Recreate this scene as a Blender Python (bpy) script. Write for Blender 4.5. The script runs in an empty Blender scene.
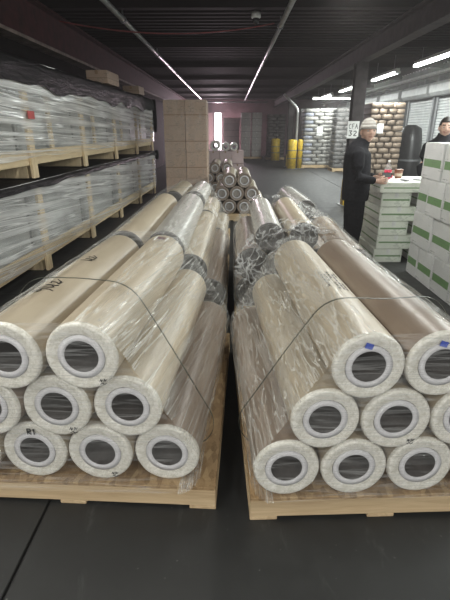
import bpy, bmesh, math, random
from mathutils import Vector, Matrix, noise

random.seed(7)
SC = bpy.context.scene
COL = SC.collection
PI = math.pi

# ------------------------------------------------------------------ camera
cam_d = bpy.data.cameras.new('camera')
cam_d.sensor_width = 36.0
cam_d.lens = 26.0
cam_d.clip_start = 0.05
cam_d.clip_end = 100
cam = bpy.data.objects.new('camera', cam_d)
cam.location = (0, 0, 1.6)
cam.rotation_euler = (math.radians(90 - 21.5), 0, math.radians(0.74))
COL.objects.link(cam)
SC.camera = cam

# ------------------------------------------------------------------ world, lights, exposure
SC.view_settings.view_transform = 'Standard'
SC.view_settings.look = 'None'
SC.view_settings.gamma = 1.0
SC.view_settings.use_curve_mapping = False
SC.view_settings.exposure = 0.4
w = bpy.data.worlds.new('world')
SC.world = w
w.use_nodes = True
w.node_tree.nodes['Background'].inputs[0].default_value = (0.80, 0.86, 0.92, 1)
w.node_tree.nodes['Background'].inputs[1].default_value = 0.55
# thin scatter added to the air to imitate lens glare
vs_ = w.node_tree.nodes.new('ShaderNodeVolumeScatter')
vs_.inputs['Density'].default_value = 0.0042
vs_.inputs['Anisotropy'].default_value = 0.45
vs_.inputs['Color'].default_value = (0.96, 0.92, 0.92, 1)
w.node_tree.links.new(vs_.outputs[0], w.node_tree.nodes['World Output'].inputs['Volume'])


def area(name, loc, rot, sx, sy, power, color):
    d = bpy.data.lights.new(name, 'AREA')
    d.shape = 'RECTANGLE'
    d.size = sx
    d.size_y = sy
    d.energy = power
    d.color = color
    o = bpy.data.objects.new(name, d)
    o.location = loc
    o.rotation_euler = rot
    COL.objects.link(o)
    return o


# daylight through the open loading door behind the photographer
area('loading_door_daylight', (0.2, -4.6, 2.0), (math.radians(90), 0, 0), 5.0, 2.8, 130, (0.98, 0.98, 0.96))
# light of the fluorescent fixtures (built as ceiling_light further down)
LAMPS_FILL = [(1.3, -1.4, 'behind the right pallets'), (1.3, 5.0, 'over the second right pallet'), (-1.7, -1.4, 'behind the left pallets'), (-1.7, 1.5, 'over the near left pallet')]  # unseen lamps added overhead to brighten the rolls, crates and table
LAMPS_ROW = [2.6, 6.2, 9.78, 12.84, 16.8, 20.2]
for xx, yy, _ in LAMPS_FILL:
    area('ceiling_lamp_light', (xx, yy, 2.99), (0, 0, 0), 0.12, 1.9, 36, (1.0, 0.98, 0.91))
for yy in LAMPS_ROW:
    area('ceiling_lamp_light', (4.04, yy, 2.84), (0, 0, 0), 0.12, 1.9, 130, (0.95, 1.0, 0.96))
# daylight from the bright doorway in the back wall
area('back_door_daylight', (-0.82, 28.9, 1.5), (math.radians(-90), 0, 0), 0.4, 2.2, 300, (1.0, 0.80, 0.89))


# ------------------------------------------------------------------ materials
MATS = {}


class NT:
    def __init__(self, name):
        self.m = bpy.data.materials.new(name)
        self.m.use_nodes = True
        self.t = self.m.node_tree
        self.b = self.t.nodes['Principled BSDF']
        self.out = self.t.nodes['Material Output']
        MATS[name] = self.m

    def n(self, typ, **kw):
        nd = self.t.nodes.new(typ)
        for k, v in kw.items():
            setattr(nd, k, v)
        return nd

    def link(self, a, b):
        self.t.links.new(a, b)

    def coords(self, scale=(1, 1, 1), kind='Object', rot=(0, 0, 0)):
        tc = self.n('ShaderNodeTexCoord')
        mp = self.n('ShaderNodeMapping')
        mp.inputs['Scale'].default_value = scale
        mp.inputs['Rotation'].default_value = rot
        self.link(tc.outputs[kind], mp.inputs[0])
        return mp.outputs[0]

    def noise(self, vec, scale, detail=3, rough=0.55, dist=0.0):
        nd = self.n('ShaderNodeTexNoise')
        nd.inputs['Scale'].default_value = scale
        nd.inputs['Detail'].default_value = detail
        nd.inputs['Roughness'].default_value = rough
        nd.inputs['Distortion'].default_value = dist
        self.link(vec, nd.inputs['Vector'])
        return nd.outputs['Fac']

    def ramp(self, fac, stops, interp='LINEAR'):
        r = self.n('ShaderNodeValToRGB')
        r.color_ramp.interpolation = interp
        el = r.color_ramp.elements
        while len(el) < len(stops):
            el.new(0.5)
        for e, (p, c) in zip(el, stops):
            e.position = p
            e.color = (c[0], c[1], c[2], 1) if not isinstance(c, (int, float)) else (c, c, c, 1)
        self.link(fac, r.inputs[0])
        return r.outputs[0]

    def math(self, op, a, b=None):
        nd = self.n('ShaderNodeMath', operation=op)
        for i, v in enumerate((a, b)):
            if v is None:
                continue
            if isinstance(v, (int, float)):
                nd.inputs[i].default_value = v
            else:
                self.link(v, nd.inputs[i])
        return nd.outputs[0]

    def mix(self, fac, a, b, blend='MIX'):
        nd = self.n('ShaderNodeMix', data_type='RGBA', blend_type=blend)
        for s, v in ((nd.inputs[0], fac), (nd.inputs[6], a), (nd.inputs[7], b)):
            if isinstance(v, (int, float)):
                s.default_value = v
            elif isinstance(v, tuple):
                s.default_value = (v[0], v[1], v[2], 1)
            else:
                self.link(v, s)
        return nd.outputs[2]

    def bump(self, h, strength=0.3, dist=0.01, target=None):
        nd = self.n('ShaderNodeBump')
        nd.inputs['Strength'].default_value = strength
        nd.inputs['Distance'].default_value = dist
        self.link(h, nd.inputs['Height'])
        self.link(nd.outputs[0], (target or self.b).inputs['Normal'])

    def set(self, **kw):
        for k, v in kw.items():
            s = self.b.inputs[k.replace('_', ' ')]
            if isinstance(v, tuple):
                s.default_value = (v[0], v[1], v[2], 1)
            elif isinstance(v, (int, float)):
                s.default_value = v
            else:
                self.link(v, s)


def simple(name, col, rough=0.6, metal=0.0, var=0.12, scale=8, bump=0.0, stretch=(1, 1, 1), spec=0.5):
    t = NT(name)
    v = t.coords(stretch)
    f = t.noise(v, scale, 4)
    c0 = tuple(x * (1 - var * 1.6) for x in col)
    c1 = tuple(min(1, x * (1 + var * 1.6)) for x in col)
    t.set(Base_Color=t.ramp(f, [(0.3, c0), (0.7, c1)]), Roughness=rough, Metallic=metal)
    t.b.inputs['Specular IOR Level'].default_value = spec
    if bump:
        t.bump(f, bump, 0.005)
    return t.m


def emit(name, col, strength):
    t = NT(name)
    t.set(Base_Color=(0.8, 0.8, 0.8), Emission_Color=col, Emission_Strength=strength)
    return t.m


# concrete floor: dark, worn, scuffed
t = NT('floor_concrete')
v = t.coords()
f1 = t.noise(v, 0.7, 6, 0.65)
f2 = t.noise(v, 9, 5, 0.7)
f3 = t.noise(t.coords((3.5, 1.0, 1)), 2.2, 8, 0.75, 0.6)
c = t.mix(0.5, t.ramp(f1, [(0.3, (0.013, 0.0135, 0.013)), (0.7, (0.026, 0.027, 0.026))]),
          t.ramp(f2, [(0.3, (0.013, 0.013, 0.013)), (0.75, (0.030, 0.030, 0.029))]))
c = t.mix(t.ramp(f3, [(0.58, 0.0), (0.72, 0.5)]), c, (0.075, 0.075, 0.072))
sp = t.noise(v, 55, 2, 0.5)
c = t.mix(t.ramp(sp, [(0.73, 0.0), (0.76, 0.5)]), c, (0.16, 0.16, 0.15))
t.set(Base_Color=c, Roughness=t.ramp(f2, [(0.3, 0.55), (0.7, 0.75)]))
t.bump(f2, 0.12, 0.004)

simple('joint_filler', (0.008, 0.008, 0.008), 0.9)
simple('ceiling_deck', (0.007, 0.0045, 0.005), 0.75, var=0.2, scale=3, spec=0.12)
simple('wall_dark', (0.016, 0.013, 0.014), 0.85, var=0.2, scale=2, spec=0.05)
simple('wall_back', (0.20, 0.145, 0.155), 0.85, var=0.15, scale=1.5)
simple('wall_right', (0.16, 0.165, 0.165), 0.8, var=0.15, scale=2)
simple('red_oxide', (0.055, 0.012, 0.014), 0.6, var=0.25, scale=6, spec=0.15)
simple('dusty_flange', (0.20, 0.15, 0.13), 0.7, var=0.3, scale=8)
simple('galvanised', (0.42, 0.43, 0.43), 0.38, 0.6, var=0.1, scale=12)
simple('grey_steel', (0.16, 0.165, 0.17), 0.5, 0.2, var=0.12, scale=6)
simple('shutter_grey', (0.42, 0.43, 0.43), 0.5, 0.1, var=0.1, scale=5)
simple('column_paint', (0.055, 0.047, 0.048), 0.65, var=0.2, scale=7, spec=0.2)
simple('yellow_paint', (0.62, 0.42, 0.03), 0.5, var=0.2, scale=9)
simple('white_plastic', (0.75, 0.75, 0.73), 0.4, var=0.04)
simple('paper_white', (0.78, 0.78, 0.76), 0.7, var=0.04)
simple('black_plastic', (0.012, 0.012, 0.013), 0.35, var=0.3, scale=10)
simple('red_cable', (0.20, 0.03, 0.03), 0.5)
simple('ink', (0.012, 0.011, 0.012), 0.6)
simple('blue_tape', (0.03, 0.07, 0.42), 0.6)
simple('red_tape', (0.50, 0.05, 0.04), 0.5)
simple('maroon_print', (0.10, 0.015, 0.03), 0.5)
simple('strap_dark', (0.060, 0.065, 0.050), 0.4, var=0.2)
simple('core_board', (0.60, 0.59, 0.60), 0.7, var=0.06, scale=20)
simple('plug_grey', (0.30, 0.27, 0.24), 0.7, var=0.2, scale=20)
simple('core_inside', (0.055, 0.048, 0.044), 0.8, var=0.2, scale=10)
simple('phone_black', (0.01, 0.01, 0.012), 0.15)
simple('cup_brown', (0.20, 0.085, 0.045), 0.5)
simple('cloth_black', (0.013, 0.013, 0.016), 0.9, var=0.25, scale=30, bump=0.2, spec=0.2)
simple('cloth_charcoal', (0.010, 0.010, 0.012), 0.9, var=0.25, scale=30, bump=0.2, spec=0.2)
simple('shoe_black', (0.012, 0.012, 0.012), 0.5)
simple('hair_dark', (0.018, 0.013, 0.010), 0.6, var=0.4, scale=40, bump=0.3)
simple('skin', (0.56, 0.36, 0.28), 0.5, var=0.06, scale=14)
simple('lips', (0.42, 0.20, 0.17), 0.45)
simple('brow', (0.05, 0.035, 0.025), 0.8)
simple('eye_white', (0.55, 0.53, 0.50), 0.3)
simple('red_wrap', (0.62, 0.04, 0.09), 0.4, var=0.3, scale=18)
simple('crate_goods', (0.36, 0.37, 0.36), 0.45, var=0.25, scale=3, stretch=(1, 0.6, 2))
simple('glass_pane', (0.30, 0.31, 0.32), 0.25, var=0.3, scale=2)

# knitted beanie: bands of pale grey and beige
t = NT('beanie_knit')
v = t.coords()
wv = t.n('ShaderNodeTexWave', wave_type='BANDS', bands_direction='Z')
wv.inputs['Scale'].default_value = 9
wv.inputs['Distortion'].default_value = 1.5
t.link(v, wv.inputs['Vector'])
f = t.noise(v, 60, 2)
c = t.ramp(wv.outputs['Fac'], [(0.2, (0.25, 0.22, 0.19)), (0.6, (0.40, 0.38, 0.35))])
t.set(Base_Color=t.mix(0.25, c, t.ramp(f, [(0.3, 0.15), (0.7, 0.5)])), Roughness=0.95)
t.bump(f, 0.5, 0.004)


# pallet / crate timber: grain along one local axis
def wood(name, c0, c1, axis, knots=True):
    t = NT(name)
    sc = [14, 14, 14]
    sc[axis] = 0.9
    oi = t.n('ShaderNodeObjectInfo')
    v = t.coords(tuple(sc))
    add = t.n('ShaderNodeVectorMath', operation='ADD')
    t.link(v, add.inputs[0])
    mul = t.math('MULTIPLY', oi.outputs['Random'], 37.0)
    cmb = t.n('ShaderNodeCombineXYZ')
    for i in range(3):
        t.link(mul, cmb.inputs[i])
    t.link(cmb.outputs[0], add.inputs[1])
    g = t.noise(add.outputs[0], 2.2, 6, 0.7, 0.8)
    kn = t.noise(add.outputs[0], 0.5, 2, 0.5, 0.3)
    c = t.ramp(g, [(0.28, c0), (0.72, c1)])
    c = t.mix(t.ramp(kn, [(0.62, 0.0), (0.75, 0.45)]), c, tuple(x * 0.5 for x in c0))
    t.set(Base_Color=c, Roughness=0.75)
    t.bump(g, 0.15, 0.003)


wood('pallet_wood', (0.44, 0.31, 0.175), (0.68, 0.52, 0.32), 0)
wood('pallet_wood_long', (0.44, 0.31, 0.175), (0.68, 0.52, 0.32), 1)
wood('crate_wood', (0.56, 0.43, 0.25), (0.78, 0.64, 0.42), 1)
wood('crate_post', (0.56, 0.43, 0.25), (0.78, 0.64, 0.42), 2)

# oriented strand board of the pallet decks
t = NT('strand_board')
v = t.coords()
vo = t.n('ShaderNodeTexVoronoi', feature='F1')
vo.inputs['Scale'].default_value = 38
t.link(t.coords((1.0, 0.45, 1)), vo.inputs['Vector'])
f = t.noise(v, 30, 4, 0.7, 1.5)
hv = t.n('ShaderNodeSeparateColor')
t.link(vo.outputs['Color'], hv.inputs[0])
c = t.ramp(hv.outputs[0], [(0.0, (0.20, 0.12, 0.05)), (0.5, (0.33, 0.21, 0.10)), (1.0, (0.48, 0.34, 0.18))])
t.set(Base_Color=t.mix(0.3, c, t.ramp(f, [(0.3, (0.16, 0.09, 0.04)), (0.7, (0.46, 0.33, 0.18))])), Roughness=0.7)
t.bump(f, 0.2, 0.003)


# kraft wrapping paper of the rolls
def kraft(name, c0, c1, gloss=0.42):
    t = NT(name)
    oi = t.n('ShaderNodeObjectInfo')
    v = t.coords((1, 0.35, 1))
    f = t.noise(v, 5, 5, 0.6, 0.4)
    fine = t.noise(t.coords((9, 3, 9)), 2, 2)
    c = t.ramp(f, [(0.3, c0), (0.7, c1)])
    br = t.math('MULTIPLY_ADD', oi.outputs['Random'], 0.30)
    br.node.inputs[2].default_value = 0.84
    hs = t.n('ShaderNodeHueSaturation')
    t.link(br, hs.inputs['Value'])
    t.link(c, hs.inputs['Color'])
    t.set(Base_Color=hs.outputs[0], Roughness=gloss)
    t.b.inputs['Coat Weight'].default_value = 0.25
    t.b.inputs['Coat Roughness'].default_value = 0.3
    t.bump(t.mix(0.6, f, fine), 0.12, 0.008)


kraft('kraft_beige', (0.40, 0.335, 0.245), (0.49, 0.42, 0.315))
kraft('kraft_brown', (0.25, 0.19, 0.145), (0.31, 0.245, 0.19))
kraft('kraft_pale', (0.50, 0.48, 0.44), (0.64, 0.62, 0.58), 0.3)


# ends of the rolls: film layers, folded plastic, faint grime
def endmat(name, c0, c1, c2):
    t = NT(name)
    v = t.coords()
    oi = t.n('ShaderNodeObjectInfo')
    f = t.noise(v, 24, 5, 0.7, 1.2)
    g = t.noise(v, 70, 3, 0.7, 0.6)
    c = t.mix(0.5, t.ramp(f, [(0.3, c0), (0.6, c1), (0.8, c2)]), t.ramp(g, [(0.35, c0), (0.6, c2)]))
    t.set(Base_Color=c, Roughness=0.35)
    t.b.inputs['Coat Weight'].default_value = 0.35
    t.b.inputs['Coat Roughness'].default_value = 0.15
    t.bump(f, 0.5, 0.006)


endmat('end_white', (0.48, 0.455, 0.375), (0.74, 0.715, 0.645), (0.87, 0.855, 0.80))
endmat('end_brown', (0.14, 0.105, 0.08), (0.22, 0.17, 0.135), (0.30, 0.25, 0.21))
endmat('end_dark', (0.030, 0.025, 0.022), (0.055, 0.047, 0.042), (0.12, 0.11, 0.10))  # dark plastic caps, tone also holding the shade on rear pallet ends


# stretch film: clear plastic, milky folded layers and thin bright creases
def film(name, scale, lo, hi, tint=(0.82, 0.83, 0.82), patch=1.4, rough=0.18, rot=(0, 0, 0), warp=0.10, lines=0.8, milky=0.5, layers=None):
    t = NT(name)
    v = t.coords((1, 1, 1), rot=rot)
    wn = t.noise(v, 0.9, 2)
    cmb = t.n('ShaderNodeCombineXYZ')
    for q in range(3):
        t.link(t.math('MULTIPLY', wn, warp), cmb.inputs[q])
    add = t.n('ShaderNodeVectorMath', operation='ADD')
    t.link(v, add.inputs[0])
    t.link(cmb.outputs[0], add.inputs[1])
    mp = t.n('ShaderNodeMapping')
    mp.inputs['Scale'].default_value = scale
    t.link(add.outputs[0], mp.inputs[0])
    s1 = t.noise(mp.outputs[0], 1.0, 2, 0.5, 0.1)
    s2 = t.noise(mp.outputs[0], 1.9, 1, 0.5, 0.1)
    pt = t.noise(v, patch, 3)
    zone = t.ramp(pt, [(0.34, 0.25), (0.66, 1.0)])
    fold = t.math('MULTIPLY', t.math('MULTIPLY', t.ramp(s1, [(0.42, 0.0), (0.68, 1.0)]), zone), milky)
    crease = t.math('MULTIPLY', t.ramp(s2, [(0.46, 0.0), (0.5, 1.0), (0.54, 0.0)]), t.math('MULTIPLY', zone, lines))
    crease2 = t.math('MULTIPLY', t.ramp(s1, [(0.47, 0.0), (0.5, 1.0), (0.53, 0.0)]), lines)
    a = t.math('MAXIMUM', t.math('MAXIMUM', fold, crease), crease2)
    if layers:
        # more turns of film were wound round this height
        sz_ = t.n('ShaderNodeSeparateXYZ')
        t.link(add.outputs[0], sz_.inputs[0])
        mrl = t.n('ShaderNodeMapRange')
        mrl.inputs['From Min'].default_value = layers[0]
        mrl.inputs['From Max'].default_value = layers[1]
        mrl.inputs['To Max'].default_value = layers[2]
        t.link(sz_.outputs[2], mrl.inputs['Value'])
        soft = t.math('MULTIPLY', mrl.outputs[0], t.ramp(s1, [(0.3, 0.45), (0.62, 1.0)]))
        a = t.math('MINIMUM', t.math('ADD', a, soft), 1.0)
    mr = t.n('ShaderNodeMapRange')
    mr.inputs['To Min'].default_value = lo
    mr.inputs['To Max'].default_value = hi
    t.link(a, mr.inputs['Value'])
    t.set(Base_Color=tint, Roughness=rough)
    t.b.inputs['Specular IOR Level'].default_value = 0.8
    t.bump(t.mix(0.6, s1, s2), 0.8, 0.015)
    tr = t.n('ShaderNodeBsdfTransparent')
    mx = t.n('ShaderNodeMixShader')
    t.link(mr.outputs[0], mx.inputs[0])
    t.link(tr.outputs[0], mx.inputs[1])
    t.link(t.b.outputs[0], mx.inputs[2])
    t.link(mx.outputs[0], t.out.inputs['Surface'])


film('film_roll_side', (30, 0.55, 22), 0.05, 0.66, rot=(0.10, 0, 0.05), patch=2.2, warp=0.02, tint=(0.92, 0.92, 0.88), rough=0.13)
film('film_roll_front', (0.9, 2, 24), 0.02, 0.28, warp=0.05, milky=0.3, lines=0.8, rough=0.13)
film('film_crumpled', (6, 3, 6), 0.02, 0.60, patch=3.0, rot=(0.3, 0.2, 0.5), warp=0.3, milky=0.2, lines=1.0, rough=0.12)
film('film_crate_upper', (1.0, 0.22, 13), 0.10, 0.95, patch=1.1, rough=0.14, tint=(0.95, 0.95, 0.93), rot=(0.03, 0, 0), warp=0.03, milky=0.9, layers=(0.60, 1.10, 0.60))
film('film_crate_lower', (1.0, 0.22, 12), 0.14, 0.88, patch=0.9, tint=(0.88, 0.88, 0.87), rot=(0.07, 0, 0), warp=0.03, milky=0.8, layers=(0.7, 1.2, 0.35))
film('film_load', (6, 6, 3), 0.02, 0.22, patch=2.0)
film('film_bottle', (4, 4, 4), 0.10, 0.30)

# black sheeting
t = NT('black_sheet')
v = t.coords((3, 1.2, 8))
f = t.noise(v, 2.2, 5, 0.65, 0.5)
t.set(Base_Color=(0.006, 0.006, 0.007), Roughness=0.5)
t.b.inputs['Specular IOR Level'].default_value = 0.18
t.bump(f, 0.9, 0.03)


# printed cartons (flat print on the board)
def carton_mat(name, base, band, z0, z1, printed=True, inset=0.0):
    t = NT(name)
    tc = t.n('ShaderNodeTexCoord')
    sep = t.n('ShaderNodeSeparateXYZ')
    t.link(tc.outputs['Generated'], sep.inputs[0])
    oi = t.n('ShaderNodeObjectInfo')
    f = t.noise(t.coords(), 7, 4)
    c0 = tuple(x * 0.86 for x in base)
    c = t.ramp(f, [(0.3, c0), (0.7, base)])
    nx = t.n('ShaderNodeNewGeometry')
    sn = t.n('ShaderNodeSeparateXYZ')
    t.link(nx.outputs['Normal'], sn.inputs[0])
    side = t.math('LESS_THAN', t.math('ABSOLUTE', sn.outputs[2]), 0.5)
    inb = t.math('MULTIPLY', t.math('GREATER_THAN', sep.outputs[2], z0), t.math('LESS_THAN', sep.outputs[2], z1))
    if inset:
        # the band stops short of the edges on the long side
        for s in (0, 1):
            away = t.math('LESS_THAN', t.math('ABSOLUTE', t.math('SUBTRACT', sep.outputs[s], 0.5)), 0.5 - inset)
            own = t.math('GREATER_THAN', t.math('ABSOLUTE', sn.outputs[s]), 0.5)
            inb = t.math('MULTIPLY', inb, t.math('MAXIMUM', away, own))
    inb = t.math('MULTIPLY', inb, side)
    c = t.mix(inb, c, band)
    if printed:
        # rows of small illegible print above and below the band
        pv = t.coords((26, 26, 46))
        pn = t.noise(pv, 1.0, 2, 0.6)
        rows = t.math('GREATER_THAN', t.math('SINE', t.math('MULTIPLY', sep.outputs[2], 95.0)), 0.2)
        blk = t.noise(t.coords((5, 5, 7)), 1.0, 1)
        txt = t.math('MULTIPLY', t.math('MULTIPLY', rows, t.ramp(pn, [(0.52, 0.0), (0.56, 1.0)])),
                     t.ramp(blk, [(0.50, 0.0), (0.54, 1.0)]))
        txt = t.math('MULTIPLY', txt, side)
        c = t.mix(t.math('MULTIPLY', txt, 0.55), c, (0.12, 0.14, 0.12))
    hs = t.n('ShaderNodeHueSaturation')
    br = t.math('MULTIPLY_ADD', oi.outputs['Random'], 0.14)
    br.node.inputs[2].default_value = 0.90
    t.link(br, hs.inputs['Value'])
    t.link(c, hs.inputs['Color'])
    t.set(Base_Color=hs.outputs[0], Roughness=0.6)


carton_mat('carton_white_green', (0.74, 0.75, 0.74), (0.17, 0.30, 0.13), 0.34, 0.56, True, 0.06)
carton_mat('carton_flat_green', (0.70, 0.73, 0.65), (0.17, 0.28, 0.13), 0.44, 0.56, True, 0.05)
carton_mat('carton_kraft', (0.54, 0.39, 0.29), (0.30, 0.19, 0.12), 0.40, 0.44)
carton_mat('carton_grey', (0.52, 0.49, 0.46), (0.16, 0.14, 0.14), 0.02, 0.08, False)
carton_mat('carton_rose', (0.62, 0.48, 0.47), (0.30, 0.20, 0.20), 0.02, 0.08, False)
simple('tape_clear', (0.64, 0.65, 0.63), 0.3)
simple('tape_kraft', (0.34, 0.22, 0.13), 0.3)


def sackmat(name, c0, c1):
    t = NT(name)
    oi = t.n('ShaderNodeObjectInfo')
    f = t.noise(t.coords(), 9, 5, 0.7, 0.6)
    c = t.ramp(f, [(0.3, c0), (0.7, c1)])
    hs = t.n('ShaderNodeHueSaturation')
    br = t.math('MULTIPLY_ADD', oi.outputs['Random'], 0.5)
    br.node.inputs[2].default_value = 0.75
    t.link(br, hs.inputs['Value'])
    t.link(c, hs.inputs['Color'])
    t.set(Base_Color=hs.outputs[0], Roughness=0.55)
    t.bump(f, 0.4, 0.01)


sackmat('sack_pale', (0.20, 0.19, 0.17), (0.38, 0.37, 0.345))
sackmat('sack_brown', (0.17, 0.125, 0.09), (0.22, 0.17, 0.125))
sackmat('sack_dark', (0.050, 0.045, 0.042), (0.11, 0.10, 0.095))
sackmat('sack_blue', (0.15, 0.16, 0.21), (0.27, 0.285, 0.34))

emit('tube_light', (0.93, 1.0, 0.97), 9.0)
emit('daylight', (1.0, 0.95, 0.97), 5.0)


# ------------------------------------------------------------------ mesh helpers
def mesh(name, bm, mats, parent=None, smooth=False, loc=(0, 0, 0), rotz=0.0):
    me = bpy.data.meshes.new(name)
    bm.normal_update()
    bm.to_mesh(me)
    bm.free()
    for m in (mats if isinstance(mats, (list, tuple)) else [mats]):
        me.materials.append(MATS[m])
    if smooth:
        for p in me.polygons:
            p.use_smooth = True
    return obj(name, me, parent, loc, rotz)


def obj(name, data, parent=None, loc=(0, 0, 0), rotz=0.0):
    o = bpy.data.objects.new(name, data)
    o.location = loc
    o.rotation_euler = (0, 0, rotz)
    COL.objects.link(o)
    if parent is not None:
        o.parent = parent
    return o


def tag(o, label, cat, group=None):
    o['label'] = label
    o['category'] = cat
    if group:
        o['group'] = group
    return o


def thing(name, label, cat, loc=(0, 0, 0), rotz=0.0, group=None):
    return tag(obj(name, None, None, loc, rotz), label, cat, group)


def structure(o):
    o['kind'] = 'structure'
    return o


def bx(bm, x0, x1, y0, y1, z0, z1, bev=0.0, mat=0, segs=1):
    r = bmesh.ops.create_cube(bm, size=1.0)
    vs = r['verts']
    for v_ in vs:
        v_.co = Vector((x0 + (v_.co.x + .5) * (x1 - x0), y0 + (v_.co.y + .5) * (y1 - y0), z0 + (v_.co.z + .5) * (z1 - z0)))
    fs = list({f_ for v_ in vs for f_ in v_.link_faces})
    if bev:
        es = list({e for v_ in vs for e in v_.link_edges})
        r2 = bmesh.ops.bevel(bm, geom=es, offset=bev, segments=segs, affect='EDGES', clamp_overlap=True)
        fs = list({f_ for v_ in r2['verts'] for f_ in v_.link_faces} | {f_ for f_ in fs if f_.is_valid})
    for f_ in fs:
        if f_.is_valid:
            f_.material_index = mat
    return vs


def boxm(name, mats, parent, *a, bev=0.0, loc=(0, 0, 0), rotz=0.0):
    bm = bmesh.new()
    bx(bm, *a, bev=bev)
    return mesh(name, bm, mats, parent, loc=loc, rotz=rotz)


def ring(bm, c, ax_u, ax_v, ru, rv, n, power=2.0, ph=0.0):
    vs = []
    for i in range(n):
        a = 2 * PI * i / n + ph
        cu, su = math.cos(a), math.sin(a)
        if power != 2.0:
            cu = math.copysign(abs(cu) ** (2 / power), cu)
            su = math.copysign(abs(su) ** (2 / power), su)
        vs.append(bm.verts.new(Vector(c) + ax_u * (ru * cu) + ax_v * (rv * su)))
    return vs


def bridge(bm, a, b, mat=0):
    n = len(a)
    for i in range(n):
        f_ = bm.faces.new((a[i], a[(i + 1) % n], b[(i + 1) % n], b[i]))
        f_.material_index = mat


def loft(bm, secs, n=16, cap=True, mat=0, up=Vector((0, 1, 0))):
    """secs: list of (centre, ru, rv); rings face along the path."""
    pts = [Vector(s[0]) for s in secs]
    prev = None
    first = None
    for i, s in enumerate(secs):
        if i == 0:
            d = pts[1] - pts[0]
        elif i == len(secs) - 1:
            d = pts[-1] - pts[-2]
        else:
            d = (pts[i + 1] - pts[i - 1])
        d.normalize()
        u = up - d * up.dot(d)
        if u.length < 1e-4:
            u = Vector((1, 0, 0)) - d * d.x
        u.normalize()
        vv = d.cross(u)
        r = ring(bm, pts[i], vv, u, s[1], s[2], n)
        if prev:
            bridge(bm, prev, r, mat)
        else:
            first = r
        prev = r
    if cap:
        f_ = bm.faces.new(list(reversed(first)))
        f_.material_index = mat
        f_ = bm.faces.new(prev)
        f_.material_index = mat


def tube(bm, pts, r, n=8, mat=0):
    loft(bm, [(p, r, r) for p in pts], n, True, mat, up=Vector((0.13, 0.21, 0.97)))


def fuse(name, bm, voxel, mats, parent=None, smooth=6, decimate=None):
    """voxel-remesh joined lofts into one continuous skin"""
    me = bpy.data.meshes.new(name)
    bmesh.ops.recalc_face_normals(bm, faces=bm.faces)
    bm.to_mesh(me)
    bm.free()
    tmp = bpy.data.objects.new('tmp', me)
    COL.objects.link(tmp)
    md = tmp.modifiers.new('r', 'REMESH')
    md.mode = 'VOXEL'
    md.voxel_size = voxel
    ms = tmp.modifiers.new('s', 'SMOOTH')
    ms.factor = 0.5
    ms.iterations = smooth
    dg = bpy.context.evaluated_depsgraph_get()
    m2 = bpy.data.meshes.new_from_object(tmp.evaluated_get(dg))
    bpy.data.objects.remove(tmp)
    m2.name = name
    m2.materials.clear()
    for m in (mats if isinstance(mats, (list, tuple)) else [mats]):
        m2.materials.append(MATS[m])
    for p in m2.polygons:
        p.use_smooth = True
    return m2


# ------------------------------------------------------------------ the hall
WL, WR, YB, YF, ZC = -3.3, 5.9, 29.2, -5.0, 3.3

fl = structure(boxm('floor', 'joint_filler', None, WL, WR, YF, YB, -0.12, -0.014))
xs = [WL, -0.83, 3.25, WR]
ys = [YF, -1.2, 4.2, 9.6, 15.0, 20.4, YB]
for i in range(3):
    for j in range(6):
        boxm('slab', 'floor_concrete', fl, xs[i] + 0.006, xs[i + 1] - 0.006, ys[j] + 0.005, ys[j + 1] - 0.005, -0.1, 0.0, bev=0.003)

# corrugated ceiling deck
bm = bmesh.new()
prev = None
yy = YF
while yy < YB:
    for dy, dz in ((0, 0), (0.09, 0), (0.12, 0.05), (0.21, 0.05), (0.24, 0)):
        a = bm.verts.new((WL, yy + dy, ZC + dz))
        b = bm.verts.new((WR, yy + dy, ZC + dz))
        if prev:
            bm.faces.new((prev[0], prev[1], b, a))
        prev = (a, b)
    yy += 0.24
structure(mesh('ceiling', bm, 'ceiling_deck'))

structure(boxm('wall_left', 'wall_dark', None, WL - 0.2, WL, YF, YB, 0, ZC))
bm = bmesh.new()
DX0, DX1, DZ = -1.02, -0.62, 2.55
bx(bm, WL, DX0, YB, YB + 0.2, 0, ZC)
bx(bm, DX1, WR, YB, YB + 0.2, 0, ZC)
bx(bm, DX0, DX1, YB, YB + 0.2, DZ, ZC)
structure(mesh('wall_back', bm, 'wall_back'))
d1 = structure(boxm('door_1', 'daylight', None, DX0, DX1, YB + 0.15, YB + 0.19, 0, DZ))
boxm('door_frame', 'wall_back', d1, DX0 - 0.09, DX0, YB - 0.03, YB, 0, DZ + 0.08)
boxm('door_frame', 'wall_back', d1, DX1, DX1 + 0.09, YB - 0.03, YB, 0, DZ + 0.08)
boxm('door_frame', 'wall_back', d1, DX0, DX1, YB - 0.03, YB, DZ, DZ + 0.08)
boxm('door_leaf', 'carton_rose', d1, DX0 - 0.62, DX0 - 0.12, YB - 0.09, YB - 0.035, 0.02, DZ)
structure(boxm('wall_right', 'wall_right', None, WR, WR + 0.2, YF, YB, 0, ZC))

# purlins under the deck
for yy in (4.0, 7.2, 10.4, 13.6, 16.8, 20.0, 23.2, 26.4):
    structure(boxm('trim_1', 'ceiling_deck', None, WL, WR, yy, yy + 0.1, ZC - 0.10, ZC - 0.001))
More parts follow.
